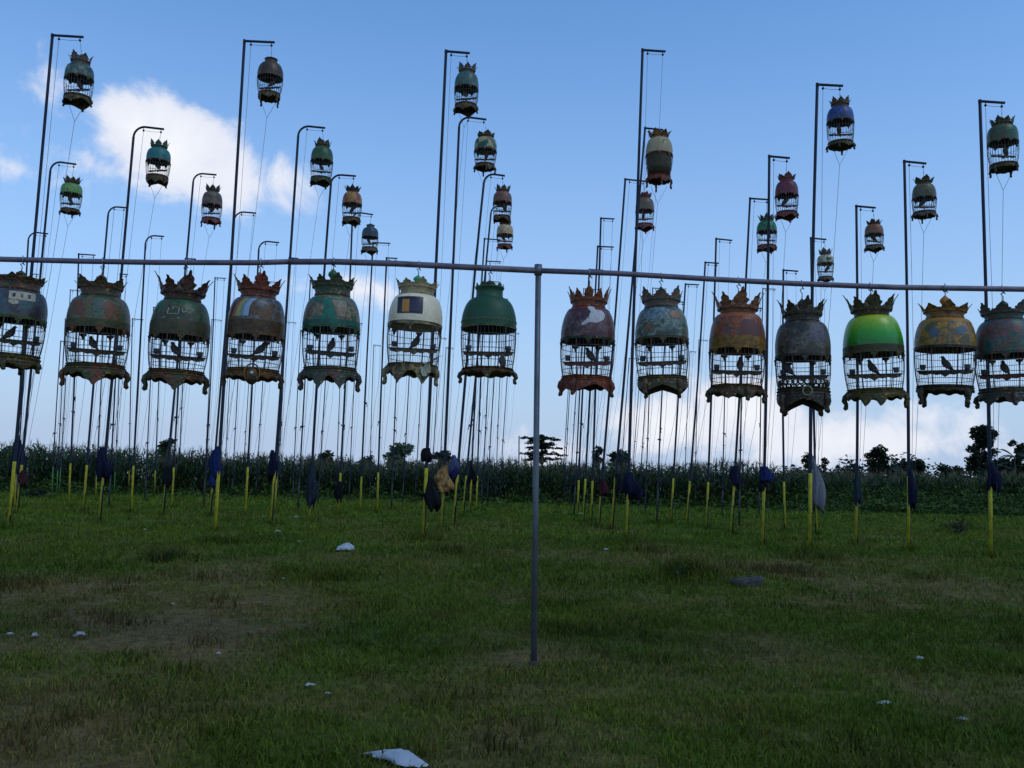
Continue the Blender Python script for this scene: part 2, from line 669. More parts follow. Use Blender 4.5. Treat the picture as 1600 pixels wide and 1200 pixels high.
def dome_mat(name, cols, z0, z1, scale=9, grad=None, rough=.42, coat=.08, spread=.05):
    """lacquered dome painted in up to four colours that run into one another; grad = (top, bottom) colour blend by height"""
    m = bpy.data.materials.new('dome_' + name)
    m.use_nodes = True
    N, L = m.node_tree.nodes, m.node_tree.links
    p = N['Principled BSDF']
    p.inputs['Roughness'].default_value = rough
    p.inputs['Specular IOR Level'].default_value = .3
    p.inputs['Coat Weight'].default_value = coat
    p.inputs['Coat Roughness'].default_value = .18
    tc = N.new('ShaderNodeTexCoord')
    if grad:
        sp = N.new('ShaderNodeSeparateXYZ')
        L.new(tc.outputs['Object'], sp.inputs[0])
        n = N.new('ShaderNodeTexNoise')
        n.inputs['Scale'].default_value = 14
        L.new(tc.outputs['Object'], n.inputs['Vector'])
        ad = N.new('ShaderNodeMath')
        ad.operation = 'MULTIPLY_ADD'
        L.new(n.outputs[0], ad.inputs[0])
        ad.inputs[1].default_value = .03
        L.new(sp.outputs[2], ad.inputs[2])
        fac_src = N.new('ShaderNodeMapRange')
        fac_src.inputs[1].default_value, fac_src.inputs[2].default_value = z0 + .015, z1 + .015
        L.new(ad.outputs[0], fac_src.inputs[0])
        fac = fac_src.outputs[0]
    else:
        n = N.new('ShaderNodeTexNoise')
        n.inputs['Scale'].default_value = scale
        n.inputs['Detail'].default_value = 5
        n.inputs['Roughness'].default_value = .55
        n.inputs['Distortion'].default_value = .15
        mp = N.new('ShaderNodeMapping')
        mp.inputs['Location'].default_value = (sum(map(ord, name)) % 17, 3.3, 1.7)
        L.new(tc.outputs['Object'], mp.inputs[0])
        L.new(mp.outputs[0], n.inputs['Vector'])
        fac = n.outputs[0]
    cr = N.new('ShaderNodeValToRGB')
    e = cr.color_ramp.elements
    k = len(cols)
    while len(e) < k:
        e.new(.5)
    for i, c in enumerate(cols):
        e[i].position = i / (k - 1) if grad else .5 + (i - (k - 1) / 2) * spread
        e[i].color = (c[0] * 1.4, c[1] * 1.27, c[2] * .95, 1)
    L.new(fac, cr.inputs[0])
    # fine speckle of worn paint
    n2 = N.new('ShaderNodeTexNoise')
    n2.inputs['Scale'].default_value = 60
    n2.inputs['Detail'].default_value = 3
    L.new(tc.outputs['Object'], n2.inputs['Vector'])
    mr = N.new('ShaderNodeMapRange')
    mr.inputs[1].default_value, mr.inputs[2].default_value = .35, .65
    mr.inputs[3].default_value, mr.inputs[4].default_value = (.88, 1.08) if (grad or len(cols) < 3) else (.66, 1.3)
    L.new(n2.outputs[0], mr.inputs[0])
    vm = N.new('ShaderNodeVectorMath')
    vm.operation = 'SCALE'
    L.new(cr.outputs[0], vm.inputs[0])
    L.new(mr.outputs[0], vm.inputs[3])
    L.new(vm.outputs[0], p.inputs['Base Color'])
    bp = N.new('ShaderNodeBump')
    bp.inputs['Strength'].default_value = .25
    bp.inputs['Distance'].default_value = .006
    n3 = N.new('ShaderNodeTexNoise')
    n3.inputs['Scale'].default_value = 26
    n3.inputs['Detail'].default_value = 3
    L.new(tc.outputs['Object'], n3.inputs['Vector'])
    L.new(n3.outputs[0], bp.inputs['Height'])
    L.new(bp.outputs[0], p.inputs['Normal'])
    return m


# ------------------------------------------------------------------ rail with its posts
RAIL_Y = 7.0
rail_px = [(-420, 396), (-200, 401), (0, 405), (120, 408), (240, 410), (400, 410.5), (452, 409)]
rail_px2 = [(452, 409), (525, 409), (620, 412), (740, 418), (845, 423)]
rail_px3 = [(845, 423), (960, 427), (1110, 436), (1240, 443), (1400, 449), (1600, 452), (1800, 455), (2000, 460)]
RAIL_R = .021
rail = empty('hanging_rail', (0, RAIL_Y, 0))
tag(rail, 'long horizontal pipe rail on a grey post with cages hung along it', 'rail')
allrail = []
for seg_px in (rail_px, rail_px2, rail_px3):
    pts = [at_y(x, y, RAIL_Y) - Vector((0, RAIL_Y, 0)) for x, y in seg_px]
    allrail += pts
    rad = RAIL_R if seg_px is not rail_px2 else RAIL_R * 1.12
    obj('rail_pipe', mesh_from(tube(pts, rad, 14), 'rail_pipe', True, [M_rail]), rail)
post_base = on_ground(833, 1028)
post_top = at_y(841, 420, RAIL_Y)


def add_post(pt, pb, r=.024):
    a = Vector((pb.x, 0, pb.z - .25))
    b = Vector((pt.x, 0, pt.z + .02))
    o = obj('post', mesh_from(tube([a, a.lerp(b, .5), b], [r, r * .95, r * .92], 16), 'post', True, [M_post]), rail)
    obj('saddle', mesh_from(tube([b - Vector((0, 0, .07)), b + Vector((0, 0, .012))], r * 1.25, 16), 'saddle', True, [M_post]), o)
    obj('foot_collar', mesh_from(lathe([(r * .9, pb.z - .05), (r * 1.9, pb.z - .03), (r * 1.8, pb.z + .015), (r, pb.z + .03)], 14), 'foot_collar', True, [material('damp_earth', (.045, .035, .025), .95)]), o, (a.x, 0, 0))


add_post(post_top, post_base)
for px in (-400, 1985):                       # the rail's next posts, beyond the picture
    t = at_y(px, 396 if px < 0 else 459, RAIL_Y)
    add_post(t, Vector((t.x, RAIL_Y, gz(t.x, RAIL_Y))))


def rail_z(x):
    for a, b in zip(allrail[:-1], allrail[1:]):
        if a.x <= x <= b.x and b.x > a.x:
            return a.z + (b.z - a.z) * (x - a.x) / (b.x - a.x)
    return allrail[0].z


# ------------------------------------------------------------------ bird cages
def leaf_mesh(r_base, h, w, flare, curl, mat, serr=.25, thick=.007):
    """one carved crown leaf rising from the band, local x outwards"""
    rings = []
    n = 11
    for i in range(n):
        t = i / (n - 1)
        rad = r_base + flare * t ** 1.4 + (curl * max(0, t - .7) / .3 * .9 if t > .7 else 0)
        z = h * (t if t < .82 else .82 + .18 * math.sin((t - .82) / .18 * math.pi * .62))
        ww = w * .5 * ((1 - .35 * t) if t < .5 else (.825 - .82 * (t - .5) / .5 * 1.0)) * (1 + serr * math.sin(t * 21))
        ww = max(ww, .0015)
        th = thick * (1 - .6 * t)
        rings.append([(rad, -ww, z), (rad + th, 0, z), (rad, ww, z), (rad - th * .6, 0, z)])
    return mesh_from(loft(rings), 'crown_leaf', False, [mat])


def bird_mesh():
    pts = [(-.105, -.050, .008, .003), (-.075, -.036, .014, .007), (-.046, -.018, .025, .019), (-.018, .006, .034, .032), (.012, .03, .037, .038),
           (.034, .058, .030, .031), (.043, .08, .019, .021), (.049, .096, .0175, .019), (.058, .104, .016, .0165), (.068, .106, .010, .011), (.074, .104, .004, .0045), (.09, .098, .0015, .0015)]
    rings = []
    for i, (x, z, ry, rz) in enumerate(pts):
        a, b = pts[max(0, i - 1)], pts[min(len(pts) - 1, i + 1)]
        tx, tz = b[0] - a[0], b[1] - a[1]
        l = math.hypot(tx, tz)
        nx, nz = -tz / l, tx / l
        ry, rz = ry * 1.18, rz * 1.18
        rings.append([(x + nx * rz * math.sin(k * math.pi / 6), ry * math.cos(k * math.pi / 6), z + nz * rz * math.sin(k * math.pi / 6)) for k in range(12)])
    return mesh_from(loft(rings), 'body', True, [M_bird])


BIRD = bird_mesh()
_legmb = MB().add(tube([(.0, 0, .0), (.004, 0, -.03), (.0, 0, -.045)], .0025, 5)).add(tube([(-.012, 0, -.045), (.018, 0, -.046)], .002, 5))
BIRDLEG = mesh_from(_legmb, 'leg', True, [material('bird_leg', (.16, .06, .05), .6)])


def add_bird(loc, heading, label, scale=1.0, tilt=0.0, group=None):
    b = empty('dove', loc, (0, 0, heading))
    b.scale = (scale,) * 3
    tag(b, label, 'bird', group)
    body = obj('body', BIRD, b, (0, 0, .043), (0, tilt, 0))
    for s in (-1, 1):
        obj('leg', BIRDLEG, b, (.004, s * .014, .045))
    return b


STD_MATS = {}


def cage(loc, R, zs, spec, near, label, bird=None, rail_hook=None, rotz=0.0):
    """zs: heights above the cage's lowest point: base_top, dome_bottom, dome_top, finial_top (metres)"""
    zb, zd, zt, zf = zs
    c = empty('bird_cage', loc, (0, 0, rotz))
    tag(c, label, 'bird cage', 'cages hanging along the rail' if near else 'cages hoisted on the poles')
    S = 40 if near else 20
    dm, cm, bm_ = spec['dome_m'], spec['crown_m'], spec['base_m']
    rn = R * spec.get('neck', .60)
    # dome (lathe shell, open below)
    prof = []
    n = 12 if near else 8
    for i in range(n + 1):
        t = i / n
        a = t * math.pi / 2
        p = spec.get('shoulder', .94)
        rr = rn + (R - rn) * (math.sin(a) ** p)
        zz = zd + (zt - zd) * (math.cos(a) ** (p * 1.05))
        if t > .8:
            rr -= R * .02 * ((t - .8) / .2) ** 1.5
        prof.append((rr, zz))
    prof = prof + [(R * .982, zd - .004), (R * .97, zd - .006), (R * .955, zd + .01)]
    prof = [(.001, zt)] + prof if not near else [(.001, zt - .002), (rn * .9, zt - .002)] + prof
    dome = obj('dome', mesh_from(lathe(prof, S), 'dome', True, [dm]), c)

    def dome_r(z):
        for (ra, za), (rb, zb_) in zip(prof[2:], prof[3:]):
            if za >= z >= zb_ and za > zb_:
                return ra + (rb - ra) * (za - z) / (za - zb_)
        return R
    # rim mouldings
    rim_m = spec.get('rim_m', bm_)
    rim = [(R * .99, zd + R * .10), (R * 1.018, zd + R * .085), (R * 1.0, zd + R * .06)] if near else []
    mb = MB()
    if near:
        mb.add(lathe([(R * .975, zd + R * .05), (R * 1.002, zd + R * .045), (R * 1.004, zd + R * .02), (R * .975, zd + R * .012)], S))
    mb.add(lathe([(R * .96, zd + .012), (R * .992, zd + .008), (R * .996, zd - R * .04), (R * .96, zd - R * .045), (R * .95, zd)], S, closed=False))
    obj('rim', mesh_from(mb, 'rim', False, [rim_m]), c)
    # rim pendants
    npd = spec.get('pend', 7)
    if npd:
        ph = R * spec.get('pend_h', .22)
        pw = R * spec.get('pend_w', .13)
        outl = [(-pw, 0), (-pw * .8, -ph * .35), (-pw * .35, -ph * .45), (-pw * .22, -ph * .75), (0, -ph), (pw * .22, -ph * .75), (pw * .35, -ph * .45), (pw * .8, -ph * .35), (pw, 0)]
        pv, pf = extrude_poly(outl, -.006, .006)
        if near:
            pm = mesh_from((pv, pf), 'rim_pendant', False, [rim_m])
            for k in range(npd):
                a = 2 * math.pi * (k + spec.get('pend_o', .3)) / npd
                obj('rim_pendant', pm, c, (R * .985 * math.cos(a), R * .985 * math.sin(a), zd - R * .05), (0, 0, a + math.pi / 2))
        else:
            mb = MB()
            for k in range(npd):
                a = 2 * math.pi * (k + .3) / npd
                mb.add((pv, pf), 0, Matrix.Translation((R * .985 * math.cos(a), R * .985 * math.sin(a), zd - R * .05)) @ Matrix.Rotation(a + math.pi / 2, 4, 'Z'))
            obj('rim_pendants', mesh_from(mb, 'rim_pendants', False, [rim_m]), c)['kind'] = 'stuff'
    # crown
    hcrown = zf - zt
    style = spec.get('crown', 'flame')
    if style == 'neck':
        hb = hcrown * .62
        mb = MB().add(lathe([(rn * .98, zt - .004), (rn * .98, zt + hb * .1), (rn * .92, zt + hb * .15), (rn * .92, zt + hb * .8), (rn * 1.0, zt + hb * .85), (rn * 1.02, zt + hb), (rn * .85, zt + hb), (.002, zt + hb * .95)], S))
        obj('neck', mesh_from(mb, 'neck', True, [dm]), c)
        hbz = zt + hb
        if near:
            lm = leaf_mesh(rn * .9, hcrown * .2, rn * .5, .006, .0, cm, .1)
            for k in range(9):
                a = 2 * math.pi * k / 9
                obj('crown_leaf', lm, c, (0, 0, hbz), (0, 0, a))
    else:
        hb = hcrown * spec.get('band', .32)
        fl = spec.get('flare', 1.0)
        r1 = rn * (1.0 + .12 * fl)
        obj('crown_band', mesh_from(lathe([(rn * .9, zt - .004), (rn * 1.02, zt), (rn * 1.04, zt + hb * .18), (rn * .98, zt + hb * .3), (r1, zt + hb * .85), (r1 * 1.03, zt + hb), (r1 * .9, zt + hb), (.01, zt + hb * .8)], S), 'crown_band', True, [cm]), c)
        hbz = zt + hb
        nl = spec.get('leaves', 8)
        hl = hcrown * spec.get('leaf_h', .55)
        lm = leaf_mesh(r1 * .97, hl, 2 * math.pi * r1 / nl * spec.get('leaf_w', .95), R * .16 * fl, R * .10 * spec.get('curl', 1), cm, spec.get('serr', .22), .009 if near else .012)
        if near:
            for k in range(nl):
                a = 2 * math.pi * (k + .5 * (k % 2) * 0 + spec.get('leaf_o', .25)) / nl
                o = obj('crown_leaf', lm, c, (0, 0, hbz - hb * .35), (0, 0, a))
                s = 1.0 if k % 2 == 0 else spec.get('alt', .8)
                o.scale = (1, 1, s * random.uniform(.94, 1.06))
        else:
            mb = MB()
            vs = [tuple(v.co) for v in lm.vertices]
            fs = [tuple(p.vertices) for p in lm.polygons]
            for k in range(nl):
                a = 2 * math.pi * (k + .25) / nl
                mb.add((vs, fs), 0, Matrix.Translation((0, 0, hbz - hb * .35)) @ Matrix.Rotation(a, 4, 'Z') @ Matrix.Diagonal((1, 1, 1 if k % 2 == 0 else .8, 1)))
            obj('crown_leaves', mesh_from(mb, 'crown_leaves', False, [cm]), c)['kind'] = 'stuff'
    # finial
    fh = zf - hbz
    fr = R * .17
    fm = spec.get('fin_m', cm)
    obj('finial', mesh_from(lathe([(fr * .9, hbz - fh * .2), (fr * 1.0, hbz + fh * .1), (fr * .55, hbz + fh * .25), (fr * .62, hbz + fh * .38), (fr * 1.0, hbz + fh * .55), (fr * .98, hbz + fh * .72), (fr * .6, hbz + fh * .86), (fr * .22, hbz + fh), (.002, hbz + fh * 1.03)], 14 if near else 8), 'finial', True, [fm]), c)
    # hook
    if rail_hook is not None:
        top = rail_hook
        zc = top - .0
        rr = RAIL_R * 1.25
        pts = [(0, 0, zf - .01), (.003, 0, zf + (zc - zf) * .35), (-.012, 0, zf + (zc - zf) * .6), (.006, -rr * .5, zc - rr * 1.3), (0, -rr * 1.15, zc - .005)]
        pts += [(0, rr * 1.12 * math.cos(a), zc + rr * 1.12 * math.sin(a)) for a in [math.pi * (1 - q / 6) for q in range(7)]]
        pts += [(.008, rr * 1.3, zc - .02), (.018, rr * 1.6, zc - .032)]
        obj('hook', mesh_from(tube(pts, .0042, 7), 'hook', True, [M_hook]), c)
    else:
        obj('hook', mesh_from(tube([(0, 0, zf - .01), (.004, 0, zf + .03), (-.01, 0, zf + .05), (0, 0, zf + .075), (.012, 0, zf + .06)], .004, 5), 'hook', True, [M_hook]), c)
    # bars and hoops
    rb = R * spec.get('rb', .88)
    nb = 44 if near else 30
    mb = MB()
    bar = []
    for i in range(7):
        t = i / 6
        z = zd + .005 + (zb - .01 - zd) * t
        r = R * .975 + (rb * .99 - R * .975) * t ** 2.2 + R * .012 * math.sin(t * math.pi)
        bar.append((r, 0, z))
    for k in range(nb):
        mb.add(tube(bar, spec.get('bar_r', .0014) if near else .0028, 4, False), 0, Matrix.Rotation(2 * math.pi * k / nb, 4, 'Z'))
    o = obj('bars', mesh_from(mb, 'bars', True, [spec.get('bar_m', M_bamboo)]), c)
    o['kind'] = 'stuff'
    if near:
        pm_ = mesh_from(tube(bar, .0036, 6), 'corner_post', True, [M_bamboo])
        for k in range(6):
            obj('corner_post', pm_, c, (0, 0, 0), (0, 0, 2 * math.pi * (k + spec.get('post_o', .12)) / 6))
    for t in ((.22, .55, .82) if near else (.3, .7)):
        i = t * 6
        k = min(5, int(i))
        q = i - k
        r = bar[k][0] + (bar[k + 1][0] - bar[k][0]) * q
        z = bar[k][2] + (bar[k + 1][2] - bar[k][2]) * q
        hoop = [(r * math.cos(2 * math.pi * j / S), r * math.sin(2 * math.pi * j / S), z) for j in range(S + 1)]
        obj('hoop', mesh_from(tube(hoop, .0028 if near else .003, 4, False), 'hoop', True, [M_bamboo]), c)
    # perch with a carved board and cups
    zp = zb + (zd - zb) * spec.get('perch', .42)
    L_ = R * .9
    pv = MB().add(tube([(-L_, 0, zp), (L_, 0, zp)], .007, 7))
    pch = obj('perch', mesh_from(pv, 'perch', True, [M_perch]), c, (0, 0, 0), (0, 0, -rotz + random.uniform(-.3, .3)))
    kk = spec.get('board', 1.0)
    bo = [(-.95, .0), (-.95, -.10), (-.7, -.16), (-.5, -.10), (-.32, -.16 * kk), (-.16, -.13 * kk), (0, -.26 * kk), (.16, -.13 * kk), (.32, -.16 * kk), (.5, -.10), (.7, -.16), (.95, -.10), (.95, .0)]
    obj('perch_board', mesh_from(extrude_poly([(x * L_, zp - .004 + z * R * .75) for x, z in bo], -.008, .008), 'perch_board', False, [spec.get('board_m', bm_)]), pch)
    if near:
        cup = lathe([(.001, 0), (.022, .002), (.028, .045), (.031, .05), (.027, .05), (.02, .006), (.001, .005)], 12)
        cupm = mesh_from(cup, 'feed_cup', True, [M_cup])
        for sgn in (-1, 1):
            obj('feed_cup', cupm, c, (sgn * R * .70, -R * .12, zp + .004), (0, 0, 0), (.8, .8, .8))
        if spec.get('cups', 2) > 2:
            obj('feed_cup', cupm, c, (.02, -R * .3, zb + .012))
    # base tray
    bh = R * spec.get('tray', .2)
    obj('tray', mesh_from(lathe([(.001, zb - bh * .55), (rb * .98, zb - bh * .55), (rb * 1.04, zb - bh), (rb * 1.07, zb - bh * .8), (rb * 1.03, zb - bh * .6), (rb * 1.07, zb - bh * .35), (rb * 1.0, zb - bh * .2), (rb * 1.05, zb), (rb * .95, zb), (rb * .93, zb - bh * .2), (.001, zb - bh * .2)], S), 'tray', False, [bm_]), c)
    # carved apron in four panels with pointed drops or arches, and flaring feet
    zl = zb - bh * .9
    feet = spec.get('feet', (2, 178))
    drops = spec.get('drops', (-92,))
    dw = spec.get('dw', 34)
    deep = spec.get('drop', 1.0)
    skirt = spec.get('skirt', .28)
    arch = spec.get('apron', 'drop') == 'arch'

    def low_at(deg):
        k = skirt + .07 * math.cos(R_(deg) * 13)
        for d0 in drops:
            e = abs((deg - d0 + 180) % 360 - 180) / dw
            if e < 1:
                k = max(k, skirt + (deep - skirt) * (1 - e) ** .8 * (1 + .12 * math.cos(e * 9)))
        if arch:
            e = min(abs((deg - d0 + 180) % 360 - 180) for d0 in feet) / 48
            k = max(k, .85 - .62 * min(1, e) ** .75)
        return max(.002, zl * (1 - min(k, 1)))
    npan = 4
    cols_ = 19 if near else 9
    for pn in range(npan):
        v, f = [], []
        for j in range(cols_):
            deg = pn * 90 + 90 * j / (cols_ - 1) + 45
            a = R_(deg)
            low = low_at(deg)
            fl_ = rb * .05 * (zl - low) / max(zl, .01)
            for (r_, z_) in ((rb * 1.04, zl + .010), (rb * 1.065, zl * .6 + low * .4), (rb * 1.03 + fl_, low), (rb * 1.0 + fl_, low), (rb * 1.0, zl + .010)):
                v.append((r_ * math.cos(a), r_ * math.sin(a), z_))
        for j in range(cols_ - 1):
            for q in range(5):
                q2 = (q + 1) % 5
                f.append((j * 5 + q, j * 5 + q2, (j + 1) * 5 + q2, (j + 1) * 5 + q))
        obj('apron_panel', mesh_from((v, f), 'apron_panel', False, [bm_]), c)
    fs_ = spec.get('fsize', 1.0)
    path = [(rb * .98, 0, zl + .012), (rb * 1.10, 0, zl * .86), (rb * 1.15, 0, zl * .62), (rb * 1.08, 0, zl * .38), (rb * 1.10, 0, zl * .16), (rb * 1.17, 0, .006)]
    rad = [R * .085 * fs_, R * .11 * fs_, R * .095 * fs_, R * .07 * fs_, R * .085 * fs_, R * .05 * fs_]
    ftm = mesh_from(tube(path, rad, 8 if near else 6), 'foot', True, [bm_])
    for d0 in feet:
        obj('foot', ftm, c, (0, 0, 0), (0, 0, R_(d0)))
    if bird:
        bx, heading, tilt = bird[:3]
        dl = spec.get('name')
        zz = zp + .007 if len(bird) < 4 else bird[3]
        w = Matrix.Rotation(rotz, 4, 'Z') @ Vector((0, 0, 0))
        add_bird((loc[0] + bx, loc[1] - .005 if len(bird) < 4 else loc[1] - R * .3, loc[2] + zz), heading, 'small dark dove perched inside the ' + dl, 0.64 if near else 0.9, tilt * .5)
    return c, dome_r


def decal(c, dome_r, name, rows, mat, off=.0022):
    """flat print on the dome's front: rows of (z, x_left, x_right), laid on the curved surface"""
    v, f = [], []
    nx = 10
    for z, a, b in rows:
        for i in range(nx + 1):
            x = a + (b - a) * i / nx
            r = dome_r(z) + off
            y = -math.sqrt(max(r * r - x * x, 1e-6))
            v.append((x, y, z))
    for j in range(len(rows) - 1):
        for i in range(nx):
            k = j * (nx + 1) + i
            f.append((k, k + 1, k + nx + 2, k + nx + 1))
    return obj(name, mesh_from((v, f), name, True, [mat]), c)


def stroke(c, dome_r, name, lines, mat, w=.004):
    mb = MB()
    for ln in lines:
        pts = []
        for (x0, z0), (x1, z1) in zip(ln[:-1], ln[1:]):
            for i in range(5):
                x, z = x0 + (x1 - x0) * i / 5, z0 + (z1 - z0) * i / 5
                pts.append((x, z))
        pts.append(ln[-1])
        P = []
        for x, z in pts:
            r = dome_r(z) + .001
            P.append((x, -math.sqrt(max(r * r - x * x, 1e-6)), z))
        mb.add(tube(P, w, 4))
    return obj(name, mesh_from(mb, name, False, [mat]), c)


K = RAIL_Y / F                                # metres per photo pixel at the rail
C_darkgreen, C_gold, C_red = (.025, .045, .022), (.16, .09, .025), (.13, .03, .022)
car_brown = carved('brown', (.055, .028, .018), (.03, .04, .022))
car_red = carved('red', (.11, .028, .018), (.05, .02, .015), (.30, .15, .04))
car_green = carved('green', (.022, .05, .035), (.05, .035, .022))
car_olive = carved('olive', (.045, .04, .018), (.02, .026, .016))
car_dark = carved('dark', (.020, .018, .016), (.04, .035, .025), (.10, .085, .05))
car_cream = carved('cream', (.26, .24, .20), (.16, .16, .09), (.05, .28, .14))
car_grey = carved('grey', (.05, .06, .065), (.09, .05, .04), (.12, .13, .12))
car_tan = carved('tan', (.16, .085, .025), (.06, .04, .02), (.25, .17, .06))
car_teal = carved('teal', (.02, .055, .06), (.07, .03, .028), (.12, .12, .10))
car_pink = carved('pink', (.12, .04, .05), (.06, .03, .035), (.2, .12, .12))
white_m = material('white_paint', (.55, .55, .5), .5)
cream_m = material('cream_lettering', (.40, .34, .22), .5, noise=((.22, .18, .12), 60, .45, .65))
black_m = material('black_print', (.015, .012, .014), .35)
orange_m = material('orange_print', (.42, .17, .015), .4)

